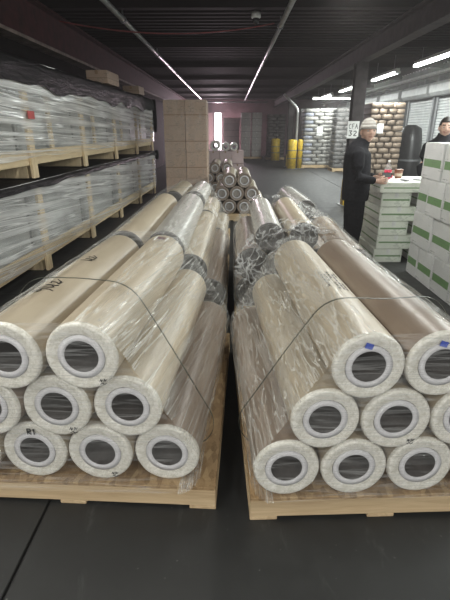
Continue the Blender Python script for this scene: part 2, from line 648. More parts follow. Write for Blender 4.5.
# longitudinal girder on the right and red girder on the left
bm = bmesh.new()
bx(bm, 2.55, 2.75, -5, YB, 2.86, 2.88)
bx(bm, 2.64, 2.66, -5, YB, 2.88, 3.17)
bx(bm, 2.55, 2.75, -5, YB, 3.17, 3.195)
structure(mesh('trim_2', bm, 'column_paint'))
bm = bmesh.new()
bx(bm, -2.72, -2.69, -5, YB, 2.70, 3.17, mat=0)
bx(bm, -2.80, -2.58, -5, YB, 2.66, 2.70, mat=1)
bx(bm, -2.80, -2.58, -5, YB, 3.17, 3.195, mat=0)
structure(mesh('trim_3', bm, ['red_oxide', 'dusty_flange']))

# steel columns carrying the right girder
for yy, lab in ((10.0, 'dark steel column with yellow foot behind the man in the beanie'),
                (20.8, 'far dark steel column behind the wrapped sack stacks')):
    c_ = thing('steel_column', lab, 'column', (2.65, yy, 0), 0, 'columns under the right girder')
    bm = bmesh.new()
    bx(bm, -0.12, 0.12, -0.12, -0.105, 0.012, 2.86)
    bx(bm, -0.12, 0.12, 0.105, 0.12, 0.012, 2.86)
    bx(bm, -0.008, 0.008, -0.105, 0.105, 0.012, 2.86)
    mesh('shaft', bm, 'column_paint', c_)
    boxm('base_plate', 'grey_steel', c_, -0.2, 0.2, -0.2, 0.2, 0, 0.012)
    bm = bmesh.new()
    for a_ in (-0.135, 0.121):
        bx(bm, -0.135, 0.135, a_, a_ + 0.014, 0.012, 0.55)
        bx(bm, a_, a_ + 0.014, -0.121, 0.121, 0.012, 0.55)
    mesh('guard', bm, 'yellow_paint', c_)

# roller shutters along the right wall
def shutter(idx, y0, y1, zt=2.45):
    d = structure(obj('door_%d' % idx, None, None, (WR, (y0 + y1) / 2, 0)))
    hw = (y1 - y0) / 2
    bm = bmesh.new()
    n = int(zt / 0.075)
    prev = None
    for k in range(n):
        for dz, dx in ((0, -0.05), (0.012, -0.075), (0.06, -0.075), (0.072, -0.05)):
            a = bm.verts.new((dx, -hw, k * 0.075 + dz))
            b = bm.verts.new((dx, hw, k * 0.075 + dz))
            if prev:
                bm.faces.new((prev[0], a, b, prev[1]))
            prev = (a, b)
    mesh('curtain', bm, 'shutter_grey', d)
    for s in (-1, 1):
        boxm('guide_rail', 'grey_steel', d, -0.11, -0.001, s * (hw + 0.05) - 0.05, s * (hw + 0.05) + 0.05, 0, zt + 0.05, bev=0.008)
    bm = bmesh.new()
    pr = [(-0.001, zt + 0.02), (-0.28, zt + 0.02), (-0.36, zt + 0.1), (-0.36, zt + 0.28), (-0.28, zt + 0.36), (-0.001, zt + 0.36)]
    L_ = [bm.verts.new((x, -hw - 0.1, z)) for x, z in pr]
    R_ = [bm.verts.new((x, hw + 0.1, z)) for x, z in pr]
    bm.faces.new(list(reversed(L_)))
    bm.faces.new(R_)
    bridge(bm, L_, R_)
    mesh('coil_housing', bm, 'shutter_grey', d)
    for q in (-0.6, 0.0, 0.6):
        boxm('bracket', 'grey_steel', d, -0.30, -0.001, q - 0.03, q + 0.03, zt + 0.361, zt + 0.48, bev=0.006)


k = 2
for yc in (6.3, 8.6, 10.9, 12.55, 14.65, 16.9, 19.2, 21.5, 23.8):
    if yc in (10.9,):
        continue
    shutter(k, yc - 0.87, yc + 0.87)
    k += 1
# cable tray along the right wall over the shutters
structure(boxm('trim_4', 'galvanised', None, 5.45, 5.62, 4, YB, 2.98, 3.04, bev=0.01))

# conduits on the ceiling
def conduit(lab, pts, r, mat='galvanised'):
    o = thing('ceiling_conduit', lab, 'conduit', pts[0], 0, 'conduits under the ceiling')
    p0 = Vector(pts[0])
    q = [Vector(p) - p0 for p in pts]
    bm = bmesh.new()
    tube(bm, q, r, 10)
    mesh('pipe', bm, mat, o, True)
    L_ = (q[-1] - q[0]).length
    n = max(2, int(L_ / 3.2))
    d = (q[-1] - q[0]).normalized()
    for i in range(n):
        p = q[0] + d * (L_ * (i + 0.5) / n)
        bm = bmesh.new()
        tube(bm, [p - d * 0.03, p + d * 0.03], r * 1.35, 10)
        bx(bm, p.x - 0.012, p.x + 0.012, p.y - 0.012, p.y + 0.012, p.z, ZC - 0.001 - p0.z)
        mesh('clip', bm, 'grey_steel', o)
    return o


conduit('long pale ceiling conduit running over the left side of the rolls', [(-1.67, -4, 3.17), (-1.67, 26.2, 3.17)], 0.040)
conduit('long pale ceiling conduit running above the right pallets of rolls', [(0.80, -4, 3.17), (0.80, 27.4, 3.17)], 0.040)
conduit('pale conduit crossing the ceiling in front of the back wall', [(-3.2, 26.6, 3.05), (2.1, 27.6, 3.05)], 0.045)

# bent white pipe near the far yellow bollards
o = bpy.data.objects.new('x', None)
bpy.data.objects.remove(o)
bm = bmesh.new()
tube(bm, [(2.25, 20.4, 3.0), (2.55, 20.4, 2.72), (2.78, 20.4, 2.52), (2.86, 20.4, 2.40), (2.88, 20.4, 2.2), (2.88, 20.4, 0.0)], 0.055, 10)
tag(mesh('drain_pipe', bm, 'white_plastic', None, True), 'white bent pipe dropping from the ceiling behind the yellow bollards', 'pipe')

# security camera under the ceiling
c_ = thing('security_camera', 'small white dome camera fixed under the dark ceiling', 'camera', (0.38, 7.9, 3.10))
bm = bmesh.new()
loft(bm, [((0, 0, 0.19), 0.075, 0.075), ((0, 0, 0.12), 0.075, 0.075), ((0, 0, 0.11), 0.06, 0.06)], 20)
mesh('mount', bm, 'white_plastic', c_, True)
bm = bmesh.new()
loft(bm, [((0, 0, 0.11), 0.052, 0.052), ((0, 0, 0.07), 0.05, 0.05), ((0, 0, 0.04), 0.035, 0.035), ((0, 0, 0.025), 0.012, 0.012)], 20)
mesh('lens_dome', bm, 'phone_black', c_, True)

# red cable slung across the ceiling
bm = bmesh.new()
pts = []
for i in range(17):
    u = i / 16
    pts.append((-2.6 + 3.3 * u, 7.6 + 0.7 * u, 3.12 - 0.62 * u * (1 - u) + 0.1 * u))
tube(bm, pts, 0.010, 6)
tag(mesh('red_cable', bm, 'red_cable', None, True), 'thin red cable sagging under the ceiling above the crates', 'cable')


# fluorescent lamps
def lamp(x, y, z, L_, rotz, lab):
    o = thing('ceiling_light', lab, 'lamp', (x, y, z), rotz, 'fluorescent lamps along the right aisle')
    bm = bmesh.new()
    bx(bm, -0.05, 0.05, -L_ / 2, L_ / 2, 0.05, 0.11, 0.008)
    bx(bm, -0.075, 0.075, -L_ / 2 + 0.02, L_ / 2 - 0.02, 0.042, 0.05)
    mesh('housing', bm, 'white_plastic', o)
    for s in (-0.038, 0.038):
        bm = bmesh.new()
        tube(bm, [(s, -L_ / 2 + 0.03, 0.018), (s, L_ / 2 - 0.03, 0.018)], 0.022, 10)
        mesh('lamp_tube', bm, 'tube_light', o, True)
    for s in (-1, 1):
        boxm('end_cap', 'white_plastic', o, -0.065, 0.065, s * L_ / 2 - 0.014, s * L_ / 2 + 0.014, -0.01, 0.05, bev=0.004)
        bm = bmesh.new()
        tube(bm, [(0, s * L_ * 0.35, 0.11), (0, s * L_ * 0.35, ZC - z - 0.002)], 0.006, 6)
        mesh('hanger', bm, 'grey_steel', o)


names = {9.78: 'lit twin-tube ceiling lamp nearest the top right corner', 12.84: 'lit twin-tube ceiling lamp, second from the right edge',
         16.8: 'lit twin-tube ceiling lamp seen just left of the steel column', 20.2: 'farthest lit lamp of the row along the right aisle'}
for yy in (9.78, 12.84, 16.8, 20.2):
    lamp(4.04, yy, 2.87, 1.95, 0, names[yy])
for xx, yy, wh in LAMPS_FILL:
    lamp(xx, yy, 3.02, 1.95, 0, 'added unseen twin-tube fill lamp ' + wh)
for yy in LAMPS_ROW[:2]:
    lamp(4.04, yy, 2.87, 1.95, 0, 'lit twin-tube ceiling lamp right of the carton stack, %s end' % ('near' if yy < 4 else 'far'))
lamp(4.55, 21.7, 2.87, 1.7, PI / 2, 'far lit lamp mounted crosswise behind the sack stacks')


# ------------------------------------------------------------------ pallets, rolls and film
def pallet(label, loc, rotz, hw, L_, group, deck='strand_board', z=0.0):
    p = thing('pallet', label, 'pallet', (loc[0], loc[1], z), rotz, group)
    for i, xx in enumerate((-hw, -0.06, hw - 0.12)):
        boxm('bottom_board', 'pallet_wood_long', p, xx, xx + 0.12, 0.0, L_, 0.0, 0.018, bev=0.003)
    for yy in (0.0, L_ / 2 - 0.02, L_ - 0.04):
        boxm('stringer', 'pallet_wood', p, -hw, hw, yy, yy + 0.04, 0.0185, 0.112, bev=0.004)
    nb = 5
    bw = L_ / nb
    if deck == 'strand_board':
        boxm('deck_panel', 'strand_board', p, -hw, hw, -0.004, L_, 0.1125, 0.13, bev=0.002)
    else:
        for i in range(nb):
            boxm('deck_board', 'pallet_wood', p, -hw, hw, i * bw + 0.008, (i + 1) * bw - 0.008, 0.1125, 0.13, bev=0.003)
    return p


ROLLM = {}


def roll_meshes(R, L_, wrap, end, var):
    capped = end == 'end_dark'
    key = (round(R, 4), round(L_, 3), wrap, end, var)
    if key in ROLLM:
        return ROLLM[key]
    rnd = random.Random(hash((round(R * 1e4), var)) & 0xffff)
    X, Z = Vector((1, 0, 0)), Vector((0, 0, 1))
    n = 40
    Ro, Ri = R * 0.66, R * 0.465
    off = rnd.random() * 50

    def wob(i, j):
        return 1 - 0.006 - 0.006 * noise.noise(Vector((math.cos(2 * PI * i / n) * 1.4 + off, math.sin(2 * PI * i / n) * 1.4, j * 0.5)))
    # paper wrapper: outer surface with a few soft dents
    bm = bmesh.new()
    prev = None
    ny = 10
    for j in range(ny + 1):
        y = 0.018 + (L_ - 0.036) * j / ny
        r = [bm.verts.new((math.cos(2 * PI * i / n) * R * wob(i, j), y, R + math.sin(2 * PI * i / n) * R * wob(i, j))) for i in range(n)]
        if prev:
            bridge(bm, prev, r)
        prev = r
    bmesh.ops.recalc_face_normals(bm, faces=bm.faces)
    body = bm
    # ends: rounded rim, pleats gathered towards the core
    ends = []
    for y0, s in ((0.0, 1), (L_, -1)):
        bm = bmesh.new()
        prev = None
        prof = [(1.0, 0.0185), (0.985, 0.008), (0.955, 0.001), (0.90, 0.0), (0.80, 0.0025), (0.72, 0.005), (0.655, 0.008)]
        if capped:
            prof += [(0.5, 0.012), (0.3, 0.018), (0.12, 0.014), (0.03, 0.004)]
        for q, (rr, dy) in enumerate(prof):
            r = []
            for i in range(n):
                a = 2 * PI * i / n
                k_ = wob(i, 0 if s > 0 else ny)
                pl = 0.0022 * noise.noise(Vector((math.cos(a) * 5 + off, math.sin(a) * 5, q * 0.6))) if q > 1 else 0
                r.append(bm.verts.new((math.cos(a) * R * rr * k_, y0 + s * max(0.0002, dy + pl), R + math.sin(a) * R * rr * k_)))
            if prev:
                bridge(bm, prev, r)
            prev = r
        bmesh.ops.recalc_face_normals(bm, faces=bm.faces)
        ends.append(bm)
    # core tube
    bm = bmesh.new()
    m = 28
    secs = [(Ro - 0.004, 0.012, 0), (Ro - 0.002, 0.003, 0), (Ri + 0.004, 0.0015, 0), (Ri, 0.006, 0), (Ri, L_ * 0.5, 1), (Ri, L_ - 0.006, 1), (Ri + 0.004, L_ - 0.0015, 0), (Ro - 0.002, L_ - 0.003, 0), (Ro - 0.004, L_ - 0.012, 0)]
    prev = None
    for rr, y, mi in secs:
        r = ring(bm, (0, y, R), X, Z, rr, rr, m)
        if prev:
            bridge(bm, prev, r, mi)
        prev = r
    bmesh.ops.recalc_face_normals(bm, faces=bm.faces)
    core = bm

    def fin(nm, b, mats):
        me = bpy.data.meshes.new(nm)
        b.to_mesh(me)
        b.free()
        for q in mats:
            me.materials.append(MATS[q])
        for p in me.polygons:
            p.use_smooth = True
        return me
    ROLLM[key] = (fin('paper_wrap', body, [wrap]), [fin('end_face', e, [end]) for e in ends], fin('core_tube', core, ['core_board', 'core_inside']))
    return ROLLM[key]


def roll(label, loc, rotz, R, L_, wrap='kraft_beige', end='end_white', var=0, group=None, tilt=0.0):
    o = thing('film_roll', label, 'roll', loc, rotz, group)
    o.rotation_euler[0] = tilt
    b, e, c = roll_meshes(R, L_, wrap, end, var)
    obj('paper_wrap', b, o)
    obj('end_face', e[0], o)
    obj('end_face', e[1], o)
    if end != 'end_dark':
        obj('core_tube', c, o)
    if end == 'end_brown':
        key = ('plug', round(R, 4))
        if key not in ROLLM:
            bm = bmesh.new()
            loft(bm, [((0, 0.03, R), R * 0.38, R * 0.38), ((0, 0.035, R), R * 0.46, R * 0.46), ((0, 0.06, R), R * 0.46, R * 0.46)], 20, up=Vector((0, 0, 1)))
            me = bpy.data.meshes.new('core_plug')
            bm.to_mesh(me)
            bm.free()
            me.materials.append(MATS['plug_grey'])
            ROLLM[key] = me
        obj('core_plug', ROLLM[key], o)
    return o


def hull2d(pts):
    pts = sorted(set(pts))

    def half(ps):
        h = []
        for p in ps:
            while len(h) > 1 and (h[-1][0] - h[-2][0]) * (p[1] - h[-2][1]) - (h[-1][1] - h[-2][1]) * (p[0] - h[-2][0]) <= 0:
                h.pop()
            h.append(p)
        return h
    lo = half(pts)
    hi = half(list(reversed(pts)))
    return lo[:-1] + hi[:-1]


def resample(path, n):
    d = [0]
    for a, b in zip(path, path[1:]):
        d.append(d[-1] + math.hypot(b[0] - a[0], b[1] - a[1]))
    out = []
    j = 0
    for i in range(n):
        t_ = d[-1] * i / (n - 1)
        while j < len(path) - 2 and d[j + 1] < t_:
            j += 1
        s = (t_ - d[j]) / max(1e-9, d[j + 1] - d[j])
        out.append((path[j][0] + (path[j + 1][0] - path[j][0]) * s, path[j][1] + (path[j + 1][1] - path[j][1]) * s))
    return out


def load_film(label, loc, rotz, circles, L_, sides=('L', 'R'), front=True, back=True, gap=0.010, group=None, mats=('film_roll_side', 'film_roll_front'), seed=0, shear=0.0, y_front=0.0):
    """stretch film pulled round the pile; open along the top like real pallet wrap"""
    pts = []
    for x, z, R in circles:
        for i in range(36):
            a = 2 * PI * i / 36
            pts.append((round(x + (R + gap) * math.cos(a), 5), round(max(0.136, z + (R + gap) * math.sin(a)), 5)))
    H = hull2d(pts)                       # counter-clockwise
    zt = max(p[1] for p in H)
    o = thing('stretch_film', label, 'plastic wrap', (loc[0], loc[1], 0), rotz, group)
    n = len(H)
    top_r = max((p for p in H if p[1] > zt - 1e-3), key=lambda p: p[0])
    top_l = min((p for p in H if p[1] > zt - 1e-3), key=lambda p: p[0])
    bot_r = max((p for p in H if p[1] < 0.14), key=lambda p: p[0])
    bot_l = min((p for p in H if p[1] < 0.14), key=lambda p: p[0])

    def walk(a, b):
        i = H.index(a)
        r = [H[i]]
        while H[i] != b:
            i = (i + 1) % n
            r.append(H[i])
        return r
    right = resample(list(reversed(walk(bot_r, top_r))), 120)
    left = resample(walk(top_l, bot_l), 120)
    for nm, pth, s in (('L', left, -1), ('R', right, 1)):
        if nm not in sides:
            continue
        bm = bmesh.new()
        m = 46
        grid = []
        for i, (x, z) in enumerate(pth):
            row = []
            a = pth[max(0, i - 1)]
            b = pth[min(len(pth) - 1, i + 1)]
            tx, tz = b[0] - a[0], b[1] - a[1]
            l = math.hypot(tx, tz) or 1
            nx_, nz_ = (-tz / l, tx / l) if s < 0 else (-tz / l, tx / l)
            if (nx_ * s) < 0 and abs(nx_) > 0.2 or (abs(nx_) <= 0.2 and nz_ < 0):
                nx_, nz_ = -nx_, -nz_
            for j in range(m + 1):
                y = y_front - gap * 1.3 + shear * x + (L_ - y_front + 2.6 * gap) * j / m
                w_ = noise.noise(Vector((y * 2.2 + seed, i * 0.06 + y * 2.0, seed)))
                w2 = noise.noise(Vector((y * 0.7, i * 0.33 + y * 1.6 + seed, 4.2)))
                dsp = 0.006 + 0.005 * w_ + 0.007 * max(0.0, 0.5 - 2.2 * abs(w2))
                # the open upper edge is frayed
                zz = max(0.133, z + nz_ * dsp)
                if i == 0:
                    zz += 0.006 * w2
                row.append(bm.verts.new((x + nx_ * dsp, y, zz)))
            grid.append(row)
        for i in range(len(grid) - 1):
            for j in range(m):
                bm.faces.new((grid[i][j], grid[i][j + 1], grid[i + 1][j + 1], grid[i + 1][j]))
        bmesh.ops.recalc_face_normals(bm, faces=bm.faces)
        mesh('side_sheet', bm, mats[0], o, True)
    for nm, y0, on in (('front_sheet', y_front - gap * 1.3, front), ('back_sheet', L_ + gap * 1.3, back)):
        if not on:
            continue
        bm = bmesh.new()
        rows = []
        full_l = resample(walk(top_l, bot_l), 30)
        full_r = resample(list(reversed(walk(bot_r, top_r))), 30)
        for i in range(30):
            (xl, zl), (xr, zr) = full_l[i], full_r[i]
            row = []
            for j in range(31):
                u = j / 30
                w_ = noise.noise(Vector((u * 4 + seed, i * 0.9, 2.0)))
                row.append(bm.verts.new((xl + (xr - xl) * u, y0 + shear * (xl + (xr - xl) * u) + 0.004 * w_ * (1 if y0 > 0 else -1) * 0.8, zl + (zr - zl) * u)))
            rows.append(row)
        for i in range(29):
            for j in range(30):
                bm.faces.new((rows[i][j], rows[i + 1][j], rows[i + 1][j + 1], rows[i][j + 1]))
        mesh(nm, bm, mats[1], o, True)
    return H, o


def strap(label, loc, rotz, H, ya, yb, yc, gap=0.027):
    """flat strapping band pulled over the pile (ya at left, yb at crest, yc at right)"""
    n = len(H)
    pth = [p for p in H]
    zmin = min(p[1] for p in H)
    # open path from bottom right over the crest to bottom left
    st = max(range(n), key=lambda i: (H[i][1] < 0.14, H[i][0]))
    order = [H[(st + i) % n] for i in range(n)]
    order = [p for i, p in enumerate(order) if not (p[1] < 0.137 and i > 2 and p[0] > min(q[0] for q in H) + 0.3)]
    pth = resample(order, 90)
    x0, x1 = min(p[0] for p in H), max(p[0] for p in H)
    cx = (x0 + x1) / 2
    cz = 0.45
    bm = bmesh.new()
    prev = None
    for x, z in pth:
        u = (x - x0) / (x1 - x0)
        y = ya + (yb - ya) * min(1, u * 2) if u < 0.5 else yb + (yc - yb) * (u - 0.5) * 2
        d = Vector((x - cx, 0, z - cz)).normalized()
        p = Vector((x, y, max(0.138, z))) + Vector((d.x, 0, max(0, d.z))) * gap
        r = [bm.verts.new(p + Vector((0, -0.0045, 0))), bm.verts.new(p + Vector((0, 0.0045, 0))),
             bm.verts.new(p + Vector((0, 0.0045, 0)) + d * 0.0015), bm.verts.new(p + Vector((0, -0.0045, 0)) + d * 0.0015)]
        if prev:
            bridge(bm, prev, r)
        prev = r
    bmesh.ops.recalc_face_normals(bm, faces=bm.faces)
    o = mesh('strapping_band', bm, 'strap_dark', None, False, (loc[0], loc[1], 0), rotz)
    return tag(o, label, 'strap')


ORD = ['first', 'second', 'third', 'fourth', 'fifth']
NUM = ['one', 'two', 'three', 'four', 'five', 'six', 'seven', 'eight', 'nine', 'ten', 'eleven', 'twelve', 'thirteen', 'fourteen', 'fifteen', 'sixteen']


def pile(where, loc, yaw_deg, R, L_, rows, wrap, end, hw, plen, aisle, z0=0.13, wraps=None, pal_off=0.0, group=None, deck='strand_board', ends=None, shear=0.0, row_dy=None, pal_yaw=None, pal_xy=None, Rs=None):
    """rows: list of (row name, z centre, [x centres])  -> rolls with the pallet below"""
    rz = math.radians(-yaw_deg)
    cr, sr = math.cos(rz), math.sin(rz)
    out = {}
    pz = rz if pal_yaw is None else math.radians(-pal_yaw)
    pc = pal_xy or (loc[0] + pal_off * cr, loc[1] + pal_off * sr - 0.03)
    pallet('wooden pallet carrying ' + where, pc, pz, hw, plen, 'pallets under the rolls', deck)
    k_ = 0
    for rn, zc, xs_ in rows:
        order = sorted(xs_, key=lambda x: x if aisle == 'L' else -x)
        for i, x in enumerate(order):
            j = random.uniform(0.0, 0.016) + shear * x + (row_dy or {}).get(rn, 0.0)
            yw = rz
            R_ = (Rs or {}).get((rn, i), R)
            px = loc[0] + x * cr - j * sr
            py = loc[1] + x * sr + j * cr
            wr = (wraps or {}).get((rn, i), wrap)
            en = (ends or {}).get((rn, i), end)
            lab = '%s roll, %s row of %s, %s from the aisle' % (
                {'kraft_beige': 'beige paper-wrapped', 'kraft_brown': 'brown paper-wrapped', 'kraft_pale': 'pale plastic-wrapped'}[wr], rn, where, ORD[i])
            out[(rn, i)] = roll(lab, (px, py, zc - R_), yw, R_, L_, wr, en, k_ % 3, group or 'rolls of film')
            k_ += 1
    return out


def rows_hex(R, z0, counts, cx=0.0, names_=('bottom', 'middle', 'top'), pitch=None):
    p = pitch or 2 * R + 0.003
    hz = math.sqrt(max(0, (2 * R + 0.002) ** 2 - (p / 2) ** 2))
    out = []
    for k_, c_ in enumerate(counts):
        xs_ = [cx + (i - (c_ - 1) / 2) * p for i in range(c_)]
        out.append((names_[k_], z0 + R + 0.001 + k_ * hz, xs_))
    return out


Z0 = 0.13
# near left
RL, LL = 0.1455, 1.47
rowsL = rows_hex(RL, Z0, (4, 3, 2))
NL = (-0.717, 1.515)
SHL = 0.062
pl = pile('the near left pallet', NL, 4.2, RL, LL, rowsL, 'kraft_beige', 'end_white', 0.655, 1.56, 'R', group='rolls on the near left pallet',
          wraps={('bottom', 0): 'kraft_brown', ('middle', 2): 'kraft_brown'}, shear=SHL, row_dy={'top': -0.06, 'middle': -0.025}, pal_yaw=2.2, pal_xy=(-0.715, 1.500))
HL, _ = load_film('clear stretch film round the near left pallet of rolls', NL, math.radians(-4.2),
                  [(x, z, RL) for _, z, xs_ in rowsL for x in xs_], LL + 0.02, seed=1.3, shear=SHL, y_front=-0.065)
strap('dark strapping band over the rolls of the near left pallet', NL, math.radians(-4.2), HL, 0.36, 0.36, 0.26)
# near right
RR, LR = 0.141, 1.47
rowsR = rows_hex(RR, Z0, (4, 3, 2))
NR = (0.668, 1.452)
pr_ = pile('the near right pallet', NR, -3.4, RR, LR, rowsR, 'kraft_beige', 'end_white', 0.58, 1.56, 'L', wraps={('top', 1): 'kraft_brown', ('bottom', 0): 'kraft_brown'}, group='rolls on the near right pallet',
           row_dy={'top': -0.02, 'middle': -0.01}, pal_yaw=-2.6, pal_xy=(0.670, 1.445))
HR, _ = load_film('clear stretch film round the near right pallet of rolls', NR, math.radians(3.4),
                  [(x, z, RR) for _, z, xs_ in rowsR for x in xs_], LR + 0.02, seed=8.1, y_front=-0.022)
strap('dark strapping band over the rolls of the near right pallet', NR, math.radians(3.4), HR, 0.34, 0.24, 0.34)

# second left
R2 = 0.144
L2 = (-0.622, 3.28)
rows2 = rows_hex(R2, Z0, (4, 3, 2))
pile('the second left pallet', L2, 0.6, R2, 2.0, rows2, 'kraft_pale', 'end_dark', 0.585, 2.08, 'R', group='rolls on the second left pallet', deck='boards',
     wraps={('bottom', 0): 'kraft_brown', ('middle', 0): 'kraft_beige', ('top', 1): 'kraft_beige'}, row_dy={'bottom': 0.2, 'middle': 0.07, 'top': -0.22})
load_film('cloudy stretch film round the second left pallet of rolls', L2, math.radians(-0.6), [(x, z, R2) for _, z, xs_ in rows2 for x in xs_], 2.24, seed=3.0, mats=('film_roll_side', 'film_roll_front'), y_front=-0.225)
# third left
R3 = 0.135
L3 = (-0.60, 5.62)
rows3 = rows_hex(R3, Z0, (4, 3, 2))
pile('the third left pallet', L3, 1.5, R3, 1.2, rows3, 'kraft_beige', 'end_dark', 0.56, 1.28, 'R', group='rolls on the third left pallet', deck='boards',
     wraps={('top', 0): 'kraft_pale'})
load_film('stretch film round the third left pallet of rolls', L3, math.radians(-1.5), [(x, z, R3) for _, z, xs_ in rows3 for x in xs_], 1.22, seed=5.0)
# second right
RB, RT = 0.140, 0.120
B2 = (0.605, 3.45)
rowsB = [('bottom', Z0 + RB + .001, [-.4215, -.1405, .1405, .4215]), ('middle', Z0 + 3 * RB + .003, [-.4215, -.1405, .1405, .4215]),
         ('top', Z0 + 3 * RB + .003 + .2215, [-.281, 0.0])]
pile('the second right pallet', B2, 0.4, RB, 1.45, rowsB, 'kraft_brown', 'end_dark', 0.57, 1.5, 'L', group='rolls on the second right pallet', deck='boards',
     wraps={('top', 0): 'kraft_pale', ('top', 1): 'kraft_beige'}, Rs={('top', 0): RT, ('top', 1): RT}, row_dy={'bottom': 0.12, 'top': 0.05})
load_film('crumpled stretch film round the second right pallet of rolls', B2, math.radians(-0.4), [(x, z, RB if k_ < 2 else RT) for k_, (_, z, xs_) in enumerate(rowsB) for x in xs_], 1.60, seed=6.0, mats=('film_roll_side', 'film_crumpled'))
# third right
RC = 0.125
C3 = (0.90, 5.25)
rowsC = rows_hex(RC, Z0, (3, 2, 1))
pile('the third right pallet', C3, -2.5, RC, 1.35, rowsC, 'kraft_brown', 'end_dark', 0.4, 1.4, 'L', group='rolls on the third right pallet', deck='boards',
     wraps={('top', 0): 'kraft_pale'})
load_film('loose stretch film round the third right pallet of rolls', C3, math.radians(2.5), [(x, z, RC) for _, z, xs_ in rowsC for x in xs_], 1.37, seed=9.0)


# loose crumpled film bridging the near and second pallets
def top_of(H, x):
    best = None
    for a, b in zip(H, H[1:] + H[:1]):
        if min(a[0], b[0]) <= x <= max(a[0], b[0]) and abs(a[0] - b[0]) > 1e-6:
            z = a[1] + (b[1] - a[1]) * (x - a[0]) / (b[0] - a[0])
            best = z if best is None else max(best, z)
    return best


def circ_hull(circles, gap):
    return hull2d([(round(x + (R + gap) * math.cos(2 * PI * i / 36), 5), round(z + (R + gap) * math.sin(2 * PI * i / 36), 5)) for x, z, R in circles for i in range(36)])


def loose_film(label, x0, x1, y0, y1, Ha, xa, Hb, xb, seed):
    """Ha/Hb: profiles of the near and far pile with their world x offsets"""
    bm = bmesh.new()
    n, m = 40, 22
    grid = []
    for i in range(n + 1):
        row = []
        x = x0 + (x1 - x0) * i / n
        za = top_of(Ha, x - xa) or 0.25
        zb = top_of(Hb, x - xb) or 0.25
        for j in range(m + 1):
            u = j / m
            z = za + (zb - za) * u - 0.05 * math.sin(PI * u)
            r = abs(noise.noise(Vector((x * 9 + u * 2, u * 4 + x * 3, seed)))) + 0.5 * abs(noise.noise(Vector((x * 22, u * 9, seed + 5))))
            z += 0.028 + 0.05 * (0.5 - r) * math.sin(PI * min(1, max(0, u * 0.9 + 0.05)))
            row.append(bm.verts.new((x + 0.01 * noise.noise(Vector((x * 8, u * 8, seed))), y0 + (y1 - y0) * u, z)))
        grid.append(row)
    for i in range(n):
        for j in range(m):
            bm.faces.new((grid[i][j], grid[i + 1][j], grid[i + 1][j + 1], grid[i][j + 1]))
    bmesh.ops.recalc_face_normals(bm, faces=bm.faces)
    tag(mesh('stretch_film', bm, 'film_crumpled', None, True), label, 'plastic wrap')


HLa = circ_hull([(x, z, RL) for _, z, xs_ in rowsL for x in xs_], 0.02)
H2a = circ_hull([(x, z, R2) for _, z, xs_ in rows2 for x in xs_], 0.02)
HRa = circ_hull([(x, z, RR) for _, z, xs_ in rowsR for x in xs_], 0.02)
HBa = circ_hull([(x, z, RB if k_ < 2 else RT) for k_, (_, z, xs_) in enumerate(rowsB) for x in xs_], 0.02)
loose_film('loose crumpled film between the near and second right pallets', 0.06, 0.75, 2.985, 3.42, HRa, NR[0] - 0.09, HBa, B2[0], 4.0)
# far pallets in the middle aisle
R4 = 0.135
D4 = (0.11, 8.1)
rowsD = rows_hex(R4, Z0, (4, 3, 2))
pile('the fourth pallet', D4, 0.5, R4, 1.4, rowsD, 'kraft_beige', 'end_brown', 0.56, 1.45, 'L', group='rolls on the fourth pallet', deck='boards')
D5 = (-0.24, 10.9)
rowsE = rows_hex(R4, Z0, (4, 3, 2), pitch=0.29)
pile('the fifth pallet', D5, 0.0, R4, 1.4, rowsE, 'kraft_beige', 'end_brown', 0.6, 1.45, 'L', group='rolls on the fifth pallet', deck='boards')


# ------------------------------------------------------------------ marks on the rolls
def wrap_marks(o, R, strokes, yc, ac, h, w_, width, name='handwriting', mat='ink'):
    """strokes in a unit square, laid on the curved paper; yc centre along the roll, ac angle from the crest"""
    bm = bmesh.new()
    for st in strokes:
        pts = []
        for (u, v_) in st:
            y = yc + (u - 0.5) * w_
            a = PI / 2 + ac - (v_ - 0.5) * h / R * -1
            pts.append((y, a))
        # densify
        dp = []
        for (ya, aa), (yb, ab) in zip(pts, pts[1:]):
            for q in range(4):
                s = q / 4
                dp.append((ya + (yb - ya) * s, aa + (ab - aa) * s))
        dp.append(pts[-1])
        prev = None
        for i, (y, a) in enumerate(dp):
            y2, a2 = dp[min(i + 1, len(dp) - 1)]
            y1, a1 = dp[max(i - 1, 0)]
            dy, da = (y2 - y1), (a2 - a1) * R
            l = math.hypot(dy, da) or 1
            py, pa = -da / l * width / 2, dy / l * width / 2 / R
            r = []
            for (qy, qa) in ((y + py, a + pa), (y - py, a - pa)):
                for rr in (R + 0.0006, R + 0.0016):
                    r.append(bm.verts.new((math.cos(qa) * rr, qy, R + math.sin(qa) * rr)))
            cur = [r[0], r[1], r[3], r[2]]
            if prev:
                bridge(bm, prev, cur)
            prev = cur
    bmesh.ops.recalc_face_normals(bm, faces=bm.faces)
    m = mesh(name, bm, mat, o)
    return m


